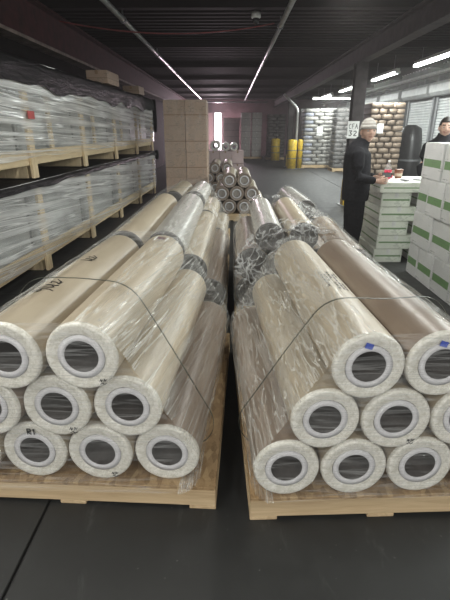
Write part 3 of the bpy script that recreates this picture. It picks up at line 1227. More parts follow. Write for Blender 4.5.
scr1 = [[(0.0, 0.75), (0.08, 0.95), (0.2, 0.9), (0.22, 0.65), (0.12, 0.55), (0.03, 0.65), (0.1, 0.8), (0.22, 0.75), (0.24, 0.3), (0.18, 0.05)],
        [(0.38, 0.9), (0.36, 0.4), (0.42, 0.2), (0.52, 0.35), (0.56, 0.7), (0.55, 0.2), (0.6, 0.1)],
        [(0.70, 0.55), (0.82, 0.62), (0.78, 0.35), (0.70, 0.2), (0.84, 0.15), (1.0, 0.45)]]
r_top_l = pl[('top', 1)]
wrap_marks(r_top_l, RL, scr1, 0.42, 0.0, 0.10, 0.17, 0.006)
wrap_marks(r_top_l, RL, scr1[1:], 0.86, -0.1, 0.09, 0.15, 0.006)
scr3 = [[(u, v0), (u + 0.08, v0)] for v0 in (0.1, 0.3, 0.5, 0.7, 0.9) for u in (0.0, 0.15, 0.28, 0.45, 0.6, 0.75, 0.9) if random.random() < 0.75]
wrap_marks(pr_[('top', 0)], RR, scr3, 0.62, -0.15, 0.10, 0.26, 0.008, 'printed_text')['kind'] = 'stuff'


def end_patch(o, R, x, z, w_, h, mat, name, y=-0.0035, rot=0.0):
    bm = bmesh.new()
    vs = bx(bm, -w_ / 2, w_ / 2, 0, 0.002, -h / 2, h / 2)
    ob = mesh(name, bm, mat, o)
    ob.location = (x, y, R + z)
    ob.rotation_euler = (0, rot, 0)
    return ob


for key in (('top', 0), ('top', 1)):
    end_patch(pr_[key], RR, -0.012, 0.092, 0.030, 0.022, 'blue_tape', 'blue_tape', rot=0.3)


def end_strokes(o, R, strokes, x, z, s, wd, y=-0.004):
    bm = bmesh.new()
    for st in strokes:
        for (a, b), (c_, d) in zip(st, st[1:]):
            p, q = Vector((x + a * s, y, R + z + b * s)), Vector((x + c_ * s, y, R + z + d * s))
            t_ = (q - p).normalized()
            n_ = Vector((-t_.z, 0, t_.x)) * wd / 2
            vs = [bm.verts.new(v_) for v_ in (p + n_, q + n_, q - n_, p - n_)]
            v2 = [bm.verts.new(v_.co + Vector((0, 0.002, 0))) for v_ in vs]
            bm.faces.new(vs)
            bridge(bm, vs, v2)
    mesh('handwriting', bm, 'ink', o)


# "R1" on the end of a bottom roll, scribbles on others
end_strokes(pl[('bottom', 2)], RL, [[(0, 0), (0, 1), (0.5, 0.95), (0.55, 0.6), (0, 0.5), (0.6, 0)], [(0.85, 0.8), (1.05, 1), (1.05, 0)]], -0.012, 0.092, 0.028, 0.0045)
scr = [[(0, 0.2), (0.3, 0.8), (0.4, 0.1), (0.7, 0.7)], [(0.9, 0.1), (1.1, 0.9), (1.3, 0.3), (1.6, 0.8)], [(0.1, -0.5), (0.7, -0.1), (0.9, -0.6), (1.5, -0.2)]]
end_strokes(pl[('middle', 1)], RL, scr, 0.045, -0.112, 0.022, 0.0022)
end_strokes(pl[('bottom', 1)], RL, scr, 0.045, -0.112, 0.018, 0.0022)
end_strokes(pl[('top', 0)], RL, scr, 0.065, -0.105, 0.018, 0.0022)
end_strokes(pr_[('middle', 1)], RR, scr, 0.055, -0.107, 0.018, 0.0022)

# white label with a dark red square near the back of the inner top roll
lb = [[(0.0, 0.5), (1.0, 0.5)]]
wrap_marks(pl[('top', 0)], RL, lb, 1.36, -0.10, 0.06, 0.11, 0.085, 'label', 'paper_white')
bm = bmesh.new()
lab_m = wrap_marks(pl[('top', 0)], RL + 0.0012, lb, 1.36, -0.10, 0.06, 0.06, 0.05, 'label_print', 'maroon_print')
lab_m.location.z = -0.0012
bm.free()


# ------------------------------------------------------------------ long timber crates on the left
def crate(label, x_face, y0, y1, z0, h, rz, filmmat, film_z0, group):
    Lc = y1 - y0
    W = 1.0
    o = thing('timber_crate', label, 'crate', (x_face, y0, z0), rz, group)
    npost = 6
    boxm('rail', 'crate_wood', o, -0.035, 0.0, 0, Lc, 0.14, 0.30, bev=0.004)
    boxm('rail', 'crate_wood', o, -W, -W + 0.035, 0, Lc, 0.14, 0.30, bev=0.004)
    boxm('top_rail', 'crate_wood', o, -0.035, 0.0, 0, Lc, h - 0.09, h - 0.002, bev=0.004)
    boxm('top_rail', 'crate_wood', o, -W, -W + 0.035, 0, Lc, h - 0.09, h - 0.002, bev=0.004)
    for i in range(npost):
        yy = 0.02 + (Lc - 0.165) * i / (npost - 1)
        boxm('post', 'crate_post', o, 0.0005, 0.036, yy, yy + 0.125, 0.0, h - 0.003, bev=0.004)
        boxm('post', 'crate_post', o, -W - 0.036, -W - 0.0005, yy, yy + 0.125, 0.0, h - 0.003, bev=0.004)
        boxm('bearer', 'crate_post', o, -W + 0.036, -0.036, yy, yy + 0.09, 0.0, 0.139, bev=0.004)
        if i < npost - 1 and z0 > 0.5:
            ym = yy + (Lc - 0.14) / (npost - 1) * 0.45
            boxm('batten', 'crate_post', o, -0.075, -0.04, ym, ym + 0.08, 0.16, h - 0.10, bev=0.003)
    # sheet goods standing inside
    nb = 5
    for i in range(nb):
        a = 0.06 + (Lc - 0.12) * i / nb
        b = 0.06 + (Lc - 0.12) * (i + 1) / nb - 0.06
        boxm('packed_panel', 'crate_goods', o, -W + 0.12, -0.12, a, b, 0.141, h - 0.14 - 0.05 * (i % 2), bev=0.01)
    # film: wavy sheet round the outside
    bm = bmesh.new()
    m, nz = 90, 48
    grid = []
    for k_ in range(nz + 1):
        row = []
        z = film_z0 + (h - film_z0 + 0.003) * k_ / nz
        for j in range(m + 1):
            y = -0.02 + (Lc + 0.04) * j / m
            wv_ = 0.010 * noise.noise(Vector((y * 0.5, z * 4 + y * 0.4, 3.1 + z0))) + 0.012 * max(0.0, 0.4 - 1.8 * abs(noise.noise(Vector((y * 0.45, z * 11 + 0.5 * y, 1.0 + z0)))))
            row.append(bm.verts.new((0.052 + wv_, y, z + (0.03 * noise.noise(Vector((y * 1.3, z0, 0))) if k_ == 0 else 0))))
        grid.append(row)
    for k_ in range(nz):
        for j in range(m):
            bm.faces.new((grid[k_][j], grid[k_][j + 1], grid[k_ + 1][j + 1], grid[k_ + 1][j]))
    # far end sheet
    ee = []
    for k_ in range(nz + 1):
        z = film_z0 + (h - film_z0) * k_ / nz
        ee.append([grid[k_][m]] + [bm.verts.new((0.05 - (W + 0.1) * q / 8, Lc + 0.02 + 0.01 * noise.noise(Vector((q, z * 5, 0))), z)) for q in range(1, 9)])
    for k_ in range(nz):
        for q in range(8):
            bm.faces.new((ee[k_][q], ee[k_][q + 1], ee[k_ + 1][q + 1], ee[k_ + 1][q]))
    f_ = mesh('stretch_film', bm, filmmat, o, True)
    f_['label'] = 'streaky milky stretch film over the crate'
    return o


RZC = math.radians(-1.6)
XF0, YC0, YC1 = -2.29, 3.3, 11.95
cr_lo = crate('lower long timber crate wrapped in grey film, standing on the floor', XF0, YC0, YC1, 0.0, 1.06, RZC, 'film_crate_lower', 0.20, 'long wrapped crates on the left')
cr_up = crate('upper long timber crate wrapped in shiny film, stacked on the lower crate', XF0, YC0, YC1, 1.085, 1.20, RZC, 'film_crate_upper', 0.22, 'long wrapped crates on the left')
# red tape on one post of the upper crate
bm = bmesh.new()
bx(bm, 0.072, 0.075, 1.70, 1.86, 0.62, 0.70)
mesh('red_tape', bm, 'red_tape', cr_up)


# black sheets over the crate tops
def sheet(label, z, drop, seed, amp=1.0):
    o = thing('black_sheet', label, 'plastic sheet', (XF0, YC0, z), RZC)
    Lc = YC1 - YC0
    bm = bmesh.new()
    m = 110
    prof = [(-1.05, 0.012), (-0.6, 0.014), (-0.2, 0.014), (0.0, 0.014), (0.05, 0.008), (0.075, -0.03), (0.078, -drop * 0.5), (0.08, -drop)]
    grid = []
    for k_, (x, zz) in enumerate(prof):
        row = []
        for j in range(m + 1):
            y = -0.05 + (Lc + 0.12) * j / m
            nn = noise.noise(Vector((y * 1.7, k_ * 0.7, seed)))
            n2 = noise.noise(Vector((y * 5.0, k_ * 0.9, seed + 3)))
            up = amp * (0.02 * max(0, nn) + 0.012 * max(0, n2)) - (0.008 if amp < 1 else 0)
            if k_ <= 4:
                row.append(bm.verts.new((x, y, zz + up)))
            else:
                dr = zz * (1 + (0.35 * nn if k_ == 7 else 0))
                row.append(bm.verts.new((x + 0.012 * abs(n2) + 0.01 * abs(nn), y, dr)))
        grid.append(row)
    for k_ in range(len(prof) - 1):
        for j in range(m):
            bm.faces.new((grid[k_][j], grid[k_][j + 1], grid[k_ + 1][j + 1], grid[k_ + 1][j]))
    bmesh.ops.recalc_face_normals(bm, faces=bm.faces)
    mesh('sheet', bm, 'black_sheet', o, True)
    # bunched corner hanging at the far end
    bm = bmesh.new()
    loft(bm, [((0.07, Lc + 0.10, 0.02), 0.06, 0.05), ((0.09, Lc + 0.12, -drop * 0.9), 0.05, 0.05), ((0.08, Lc + 0.11, -drop * 1.8), 0.06, 0.04), ((0.09, Lc + 0.11, -drop * 2.9), 0.03, 0.03)], 12)
    mesh('hanging_corner', bm, 'black_sheet', o, True)
    return o


sheet('black plastic sheet draped over the top of the upper crate', 1.085 + 1.20, 0.26, 2.0)
sheet('black sheet standing in for shade between the lower and upper crates', 1.06, 0.07, 7.0, 0.3)  # dark strip standing in for the shade under the upper crate


# ------------------------------------------------------------------ cartons
CM = {}


def carton_data(sx, sy, h, mat, tape):
    key = (round(sx, 3), round(sy, 3), round(h, 3), mat)
    if key in CM:
        return CM[key]
    bm = bmesh.new()
    bx(bm, -sx / 2, sx / 2, -sy / 2, sy / 2, 0, h - 0.004, 0.006, segs=2)
    a = bpy.data.meshes.new('body')
    bm.to_mesh(a)
    bm.free()
    a.materials.append(MATS[mat])
    fl_ = []
    for s in (-1, 1):
        bm = bmesh.new()
        if sx >= sy:
            bx(bm, -sx / 2 + 0.004, sx / 2 - 0.004, min(0.002 * s, s * (sy / 2 - 0.004)), max(0.002 * s, s * (sy / 2 - 0.004)), h - 0.0035, h)
        else:
            bx(bm, min(0.002 * s, s * (sx / 2 - 0.004)), max(0.002 * s, s * (sx / 2 - 0.004)), -sy / 2 + 0.004, sy / 2 - 0.004, h - 0.0035, h)
        me = bpy.data.meshes.new('flap')
        bm.to_mesh(me)
        bm.free()
        me.materials.append(MATS[mat])
        fl_.append(me)
    bm = bmesh.new()
    if sx >= sy:
        bx(bm, -sx / 2 - 0.001, sx / 2 + 0.001, -0.025, 0.025, h, h + 0.0006)
        for s in (-1, 1):
            bx(bm, min(s * sx / 2, s * (sx / 2 + 0.001)), max(s * sx / 2, s * (sx / 2 + 0.001)), -0.025, 0.025, h - 0.06, h)
    else:
        bx(bm, -0.025, 0.025, -sy / 2 - 0.001, sy / 2 + 0.001, h, h + 0.0006)
        for s in (-1, 1):
            bx(bm, -0.025, 0.025, min(s * sy / 2, s * (sy / 2 + 0.001)), max(s * sy / 2, s * (sy / 2 + 0.001)), h - 0.06, h)
    tp = bpy.data.meshes.new('tape')
    bm.to_mesh(tp)
    bm.free()
    tp.materials.append(MATS[tape])
    CM[key] = (a, fl_, tp)
    return CM[key]


def carton(label, x, y, z, sx, sy, h, mat, rotz=0.0, group=None, tape='tape_clear'):
    a, f_, tp = carton_data(sx, sy, h, mat, tape)
    o = thing('carton', label, 'carton', (x, y, z), rotz, group)
    obj('body', a, o)
    for q in f_:
        obj('flap', q, o)
    obj('tape', tp, o)
    return o


# tall stack at the right edge (rests on a low pallet)
GX0 = 2.13
lay = [('bottom', [0.28, 0.38, 0.40, 0.40, 0.40]), ('second', [0.50, 0.44, 0.46, 0.46]), ('third', [0.26, 0.38, 0.40, 0.40, 0.40]), ('top', [0.48, 0.46, 0.46, 0.46])]
hh = 0.366
for li, (ln, lens) in enumerate(lay):
    yy = 5.06
    for i, l in enumerate(lens):
        jx = random.uniform(-0.008, 0.008)
        carton('white carton with green band, %s layer of the right-hand stack, %s from its far end' % (ln, ORD[i]),
               GX0 + 0.25 + jx, yy - l / 2, 0.001 + li * (hh + 0.001), 0.50, l - 0.006, hh, 'carton_white_green', math.radians(random.uniform(-0.5, 0.5)), 'cartons of the right-hand stack')
        yy -= l

# makeshift table of flat cartons
TX0, TY0 = 1.85, 5.42
th = 0.174
for li in range(5):
    z = 0.001 + li * (th + 0.003)
    jx = random.uniform(-0.012, 0.012)
    long_ = li in (1, 3)
    w1 = 0.47 if long_ else 0.36
    nm = ORD[li]
    carton('flat pale green carton, %s from the floor on the left of the table stack' % nm, TX0 + w1 / 2 + jx, TY0 + 0.36, z, w1, 0.72, th, 'carton_flat_green', 0, 'flat cartons of the table stack')
    w2 = 0.26 if long_ else 0.25
    x2 = TX0 + (0.48 if long_ else 0.485)
    carton('flat pale green carton, %s from the floor on the right of the table stack' % nm, x2 + w2 / 2, TY0 + 0.36, z, w2, 0.72, th, 'carton_flat_green', 0, 'flat cartons of the table stack')
ztab = 0.001 + 5 * (th + 0.003)
carton('wide white carton with green stripe forming the table top', TX0 + 0.36, TY0 + 0.36, ztab, 0.80, 0.80, 0.115, 'carton_flat_green')
zt = ztab + 0.1165


def wobble_sheet(name, mat, lab, cat, x, y, z, sx, sy, rz, amp=0.006):
    bm = bmesh.new()
    n = 8
    top, bot = [], []
    for i in range(n + 1):
        a, b = [], []
        for j in range(n + 1):
            u, v_ = i / n - .5, j / n - .5
            zz = 0.001 + amp * max(0, noise.noise(Vector((u * 3 + x, v_ * 3 + y, 0))))
            a.append(bm.verts.new((u * sx, v_ * sy, zz + 0.0015)))
            b.append(bm.verts.new((u * sx, v_ * sy, zz)))
        top.append(a)
        bot.append(b)
    for i in range(n):
        for j in range(n):
            bm.faces.new((top[i][j], top[i + 1][j], top[i + 1][j + 1], top[i][j + 1]))
            bm.faces.new((bot[i][j], bot[i][j + 1], bot[i + 1][j + 1], bot[i + 1][j]))
    return tag(mesh(name, bm, mat, None, True, (x, y, z), rz), lab, cat)


wobble_sheet('paper_sheet', 'paper_white', 'white paper spread on the carton table before the cup', 'paper', 2.10, 5.66, zt, 0.40, 0.38, 0.1)
wobble_sheet('paper_sheet', 'paper_white', 'white paper on the left end of the carton table', 'paper', 1.94, 5.99, zt, 0.22, 0.22, -0.2, 0.01)
wobble_sheet('paper_sheet', 'paper_white', 'small white slip at the right end of the carton table', 'paper', 2.38, 5.78, zt, 0.13, 0.2, 0.4)
# coffee cup
c_ = thing('paper_cup', 'brown paper coffee cup standing on the carton table', 'cup', (2.19, 5.90, zt))
bm = bmesh.new()
loft(bm, [((0, 0, 0.0000), 0.0416, 0.0416), ((0, 0, 0.0975), 0.0520, 0.0520)], 24)
mesh('cup', bm, 'cup_brown', c_, True)
bm = bmesh.new()
loft(bm, [((0, 0, 0.0982), 0.0559, 0.0559), ((0, 0, 0.1092), 0.0559, 0.0559), ((0, 0, 0.1144), 0.0494, 0.0494)], 24)
mesh('lid', bm, 'cup_brown', c_, True)
bm = bmesh.new()
loft(bm, [((0, 0, 0.0286), 0.0455, 0.0455), ((0, 0, 0.0650), 0.0494, 0.0494)], 24, cap=False)
mesh('sleeve', bm, 'kraft_beige', c_, True)
# bottle with a red wrap
c_ = thing('drink_bottle', 'clear plastic bottle with a red label standing on the carton table', 'bottle', (2.06, 5.93, zt))
bm = bmesh.new()
loft(bm, [((0, 0, 0.0), 0.040, 0.040), ((0, 0, 0.02), 0.045, 0.045), ((0, 0, 0.12), 0.045, 0.045), ((0, 0, 0.155), 0.030, 0.030), ((0, 0, 0.185), 0.014, 0.014), ((0, 0, 0.20), 0.014, 0.014)], 20)
mesh('body', bm, 'film_bottle', c_, True)
bm = bmesh.new()
loft(bm, [((0, 0, 0.035), 0.0465, 0.0465), ((0, 0, 0.105), 0.0465, 0.0465)], 20, cap=False)
mesh('label', bm, 'red_wrap', c_, True)
bm = bmesh.new()
loft(bm, [((0, 0, 0.2005), 0.016, 0.016), ((0, 0, 0.22), 0.016, 0.016)], 16)
mesh('cap', bm, 'white_plastic', c_, True)
# crumpled red snack bag
bm = bmesh.new()
bmesh.ops.create_icosphere(bm, subdivisions=3, radius=1)
for v_ in bm.verts:
    k_ = 1 + 0.35 * noise.noise(v_.co * 2.2) + 0.15 * noise.noise(v_.co * 6)
    v_.co = Vector((v_.co.x * 0.06 * k_, v_.co.y * 0.05 * k_, max(0.0, 0.025 + v_.co.z * 0.03 * k_)))
tag(mesh('snack_bag', bm, 'red_wrap', None, True, (2.02, 5.80, zt + 0.006)), 'crumpled red snack bag on the carton table beside the bottle', 'bag')
# small dark items
for i, (x, y, lab) in enumerate(((2.16, 5.58, 'dark phone lying on the white paper of the carton table'), (2.33, 5.60, 'dark wallet near the right end of the carton table'))):
    o = thing('phone' if i == 0 else 'wallet', lab, 'phone' if i == 0 else 'wallet', (x, y, zt + 0.0095), 0.3 * (i + 1))
    boxm('case', 'phone_black', o, -0.036, 0.036, -0.05, 0.05, 0, 0.009, bev=0.003)
    boxm('screen' if i == 0 else 'clasp', 'grey_steel', o, -0.030, 0.030, -0.042, 0.042, 0.009, 0.0098)

# kraft carton stack behind the left rolls
KX0, KX1, KY = -1.38, -0.50, 9.55
pallet('wooden pallet under the tall kraft carton stack', ((KX0 + KX1) / 2, KY), 0, 0.46, 0.9, 'pallets under the cartons', 'boards')
kh = [0.50, 0.52, 0.52, 0.48]
z = 0.131
for li, h_ in enumerate(kh):
    for ci in range(2):
        wv_ = (KX1 - KX0) / 2
        for dj in range(2):
            carton('brown kraft carton, %s layer from the floor, %s %s column of the tall stack' % (ORD[li], 'front' if dj == 0 else 'rear', 'left' if ci == 0 else 'right'),
                   KX0 + wv_ * (ci + 0.5) + random.uniform(-.004, .004), KY + 0.22 + dj * 0.445 + random.uniform(0, .003), z, wv_ - 0.008, 0.43, h_, 'carton_kraft', 0, 'kraft cartons of the tall stack', 'tape_kraft')
    z += h_ + 0.001
bm = bmesh.new()
bx(bm, KX0 - 0.012, KX1 + 0.012, KY - 0.010, KY + 0.90, 0.14, z + 0.004)
for f_ in list(bm.faces):
    if abs(f_.normal.z) > 0.5:
        bm.faces.remove(f_)
tag(mesh('stretch_film', bm, 'film_load'), 'thin stretch film round the tall kraft carton stack', 'plastic wrap')

# box on the upper crate
carton('small brown carton lying on top of the upper crate', -2.28, 8.6, 1.085 + 1.20 + 0.05, 0.36, 0.75, 0.20, 'carton_kraft', RZC, None, 'tape_kraft')
carton('brown carton at the far end on top of the upper crate', -2.22, 10.9, 1.085 + 1.20 + 0.05, 0.36, 0.55, 0.16, 'carton_kraft', RZC, None, 'tape_kraft')

# far carton stacks at the back wall
pallet('pallet under the far grey carton stack', (1.15, 26.3), 0, 0.62, 1.1, 'pallets under the cartons', 'boards')
for li in range(7):
    for ci in range(2):
        carton('grey carton %s layers up in the %s column of the far stack' % (NUM[li], 'left' if ci == 0 else 'right'), 0.84 + ci * 0.62, 26.75, 0.131 + li * 0.335, 0.53, 0.8, 0.33, 'carton_grey', 0, 'far grey cartons, %s column' % ('left' if ci == 0 else 'right'))
bm = bmesh.new()
bx(bm, 0.53, 1.77, 26.32, 27.2, 0.14, 0.14 + 7 * 0.335)
for f_ in list(bm.faces):
    if abs(f_.normal.z) > 0.5:
        bm.faces.remove(f_)
tag(mesh('stretch_film', bm, 'film_load'), 'stretch film round the far grey carton stack', 'plastic wrap')
pallet('pallet under the far rose carton stack beside the bright doorway', (0.03, 27.2), 0, 0.5, 1.0, 'pallets under the cartons', 'boards')
for li in range(6):
    carton('wide rosy carton %s layers up in the stack beside the bright doorway' % NUM[li], 0.03, 27.7, 0.131 + li * 0.35, 0.94, 0.8, 0.345, 'carton_rose', 0, 'far rose cartons')

# three rolls lying on cartons behind the kraft stack
pallet('pallet under the low cartons that carry three rolls', (-0.18, 14.9), 0, 0.62, 1.3, 'pallets under the cartons', 'boards')
for i in range(3):
    for li in range(2):
        carton('rosy carton under the three far rolls, %s layer, %s column' % ('lower' if li == 0 else 'upper', ('left', 'middle', 'right')[i]), -0.58 + i * 0.40, 15.5, 0.131 + li * 0.405, 0.39, 1.1, 0.40, 'carton_rose', 0, 'cartons under the far rolls, %s layer' % ('lower' if li == 0 else 'upper'), 'tape_kraft')
for i, (x, R) in enumerate(((-0.52, 0.16), (-0.17, 0.125), (0.10, 0.125))):
    roll(['large white roll lying on cartons below the bright doorway', 'small white roll lying beside the large one on far cartons', 'rightmost small roll lying on the far cartons'][i],
         (x, 15.0, 0.9425), 0, R, 1.1, 'kraft_pale', 'end_white', i, 'rolls on the far cartons')


# ------------------------------------------------------------------ sack stacks
SM = {}


def sack_mesh(sx, sy, h, mat, var):
    key = (sx, sy, h, mat, var)
    if key in SM:
        return SM[key]
    bm = bmesh.new()
    bmesh.ops.create_uvsphere(bm, u_segments=16, v_segments=10, radius=1)
    for v_ in bm.verts:
        c = v_.co.copy()

        def se(a, p):
            return math.copysign(abs(a) ** p, a)
        k_ = 1 + 0.05 * noise.noise(c * 2 + Vector((var * 3, 0, 0)))
        v_.co = Vector((se(c.x, 0.22) * sx / 2 * min(1, k_), se(c.y, 0.22) * sy / 2 * min(1, k_), h / 2 + se(c.z, 0.32) * h / 2))
    me = bpy.data.meshes.new('sack')
    bm.to_mesh(me)
    bm.free()
    me.materials.append(MATS[mat])
    for p in me.polygons:
        p.use_smooth = True
    SM[key] = me
    return me


def sack_stack(desc, x0, x1, y, layers, h, mat, group, cols=2, filmed=True, depth=0.9, filmlab=None, blue=False):
    wtot = x1 - x0
    pallet('pallet under ' + desc, ((x0 + x1) / 2, y), 0, wtot / 2, depth, 'pallets under the sacks', 'boards')
    for li in range(layers):
        cs = cols if li % 2 == 0 else cols + 1
        for ci in range(cs):
            sx = wtot / cs
            m = mat
            if blue and ci == 0 and li % 2 == 1:
                m = 'sack_blue'
            me = sack_mesh(round(sx * 0.955, 3), depth * 0.96, round(h - 0.001, 3), m, (li + ci) % 3)
            o = obj('sack', me, None, (x0 + sx * (ci + 0.5) + random.uniform(-.006, .006), y + depth / 2 + random.uniform(-.015, .015), 0.131 + li * h), 0)
            tag(o, '%ssack %s layers up, %s from left, in %s' % ('bluish ' if m == 'sack_blue' else '', NUM[li], ORD[ci], desc), 'sack', group)
    if filmed:
        bm = bmesh.new()
        zt_ = 0.14 + layers * h + 0.02
        bx(bm, x0 - 0.03, x1 + 0.03, y - 0.02, y + depth + 0.02, 0.14, zt_)
        for f_ in list(bm.faces):
            if abs(f_.normal.z) > 0.5:
                bm.faces.remove(f_)
        bmesh.ops.subdivide_edges(bm, edges=bm.edges[:], cuts=8, use_grid_fill=True)
        for v_ in bm.verts:
            nn = noise.noise(v_.co * 3)
            v_.co.x += 0.012 * nn
            v_.co.y += 0.012 * noise.noise(v_.co * 3 + Vector((9, 0, 0)))
        tag(mesh('stretch_film', bm, 'film_load', None, True), filmlab, 'plastic wrap')


sack_stack('the pale stack beside the bollards', 3.12, 4.40, 20.0, 15, 0.152, 'sack_pale', 'pale sacks', filmlab='shiny stretch film round the pale sack stack', blue=True)
sack_stack('the dark stack beside the column', 4.10, 5.10, 18.3, 14, 0.16, 'sack_dark', 'dark sacks', filmlab='dull stretch film round the dark sack stack')
sack_stack('the brown stack behind the beanie', 3.72, 4.66, 12.6, 15, 0.142, 'sack_brown', 'brown sacks', 3, False)
sack_stack('the far dark stack by grey cartons', 2.0, 3.0, 25.6, 14, 0.16, 'sack_dark', 'far dark sacks', filmed=False)

# notices taped to stacks and the column
GLY = {'C': [[(0.9, 0.85), (0.5, 1), (0.1, 0.7), (0.1, 0.3), (0.5, 0), (0.9, 0.15)]], 'F': [[(0.1, 0), (0.1, 1), (0.9, 1)], [(0.1, 0.55), (0.7, 0.55)]],
       'A': [[(0, 0), (0.5, 1), (1, 0)], [(0.2, 0.4), (0.8, 0.4)]], '3': [[(0.1, 1), (0.9, 1), (0.45, 0.58), (0.9, 0.35), (0.6, 0), (0.1, 0.08)]],
       '2': [[(0.1, 0.8), (0.5, 1), (0.9, 0.75), (0.1, 0), (0.95, 0)]], '-': [[(0, 0.5), (1, 0.5)]]}


def notice(lab, x, y, z, sx, sz, lines=()):
    o = thing('paper_notice', lab, 'notice', (x, y, z), 0, 'paper notices')
    boxm('paper', 'paper_white', o, -sx / 2, sx / 2, 0, 0.002, 0, sz)
    h = sz * 0.8 / len(lines)
    for i, ln in enumerate(lines):
        cw = sx * 0.84 / len(ln)
        for q, ch in enumerate(ln):
            bm = bmesh.new()
            for st in GLY[ch]:
                for (a, b), (c_, d) in zip(st, st[1:]):
                    x0, z0 = -sx * 0.42 + cw * (q + 0.1 + 0.75 * a), sz * 0.9 - h * (i + 0.85) + h * 0.7 * b
                    x1, z1 = -sx * 0.42 + cw * (q + 0.1 + 0.75 * c_), sz * 0.9 - h * (i + 0.85) + h * 0.7 * d
                    tube(bm, [(x0, -0.0005, z0), (x1, -0.0005, z1)], min(h, cw) * 0.085, 6)
            for v_ in bm.verts:
                v_.co.y = -0.0012 if v_.co.y < -0.0005 else -0.0001
            mesh('printed_letter', bm, 'ink', o)


notice('white notice with dark print on the steel column beside the beanie', 2.58, 9.875, 1.42, 0.24, 0.34, ('CFA', '32'))
notice('white paper notice taped to the brown sack stack', 4.02, 12.612, 1.50, 0.17, 0.24, ('----', '---', '----'))
notice('white paper notice taped to the pale sack stack', 3.80, 19.96, 1.35, 0.26, 0.36, ('---', '----', '---'))


# tall dark wrapped load in front of the shutters
c_ = thing('wrapped_load', 'tall load under black plastic in front of the roller shutter', 'wrapped load', (5.16, 13.4, 0))
bm = bmesh.new()
loft(bm, [((0, 0, 0.0), 0.34, 0.45), ((0, 0, 0.6), 0.35, 0.46), ((0, 0, 1.3), 0.32, 0.43), ((0, 0, 1.62), 0.26, 0.36), ((0, 0, 1.72), 0.12, 0.18)], 20)
for v_ in bm.verts:
    v_.co += Vector((noise.noise(v_.co * 4), noise.noise(v_.co * 4 + Vector((5, 0, 0))), 0)) * 0.03
mesh('plastic_cover', bm, 'black_plastic', c_, True)
bm = bmesh.new()
loft(bm, [((0, 0, 0.75), 0.362, 0.472), ((0, 0, 0.80), 0.362, 0.472)], 20, cap=False)
mesh('tie_cord', bm, 'grey_steel', c_)


# ------------------------------------------------------------------ yellow bollards
def bollard(lab, x, y, r, h):
    o = thing('bollard', lab, 'bollard', (x, y, 0), 0, 'yellow bollards')
    bm = bmesh.new()
    loft(bm, [((0, 0, 0.015), r, r), ((0, 0, h - 0.06), r, r), ((0, 0, h - 0.02), r * 0.8, r * 0.8), ((0, 0, h), r * 0.3, r * 0.3)], 20)
    mesh('post', bm, 'yellow_paint', o, True)
    bm = bmesh.new()
    loft(bm, [((0, 0, 0), r * 1.3, r * 1.3), ((0, 0, 0.0145), r * 1.3, r * 1.3)], 20)
    mesh('base_plate', bm, 'grey_steel', o)
    for zz in (0.35, 0.62):
        bm = bmesh.new()
        loft(bm, [((0, 0, h * zz), r * 1.02, r * 1.02), ((0, 0, h * zz + 0.03), r * 1.02, r * 1.02)], 20, cap=False)
        mesh('band', bm, 'grey_steel', o)


bollard('thick yellow bollard standing left of the pale sack stack', 2.62, 19.7, 0.20, 1.20)
bollard('slim yellow bollard between the thick bollard and the pale sacks', 2.99, 19.9, 0.11, 1.20)
bollard('faded yellow bollard far back near the grey carton stack', 2.42, 25.0, 0.24, 1.15)


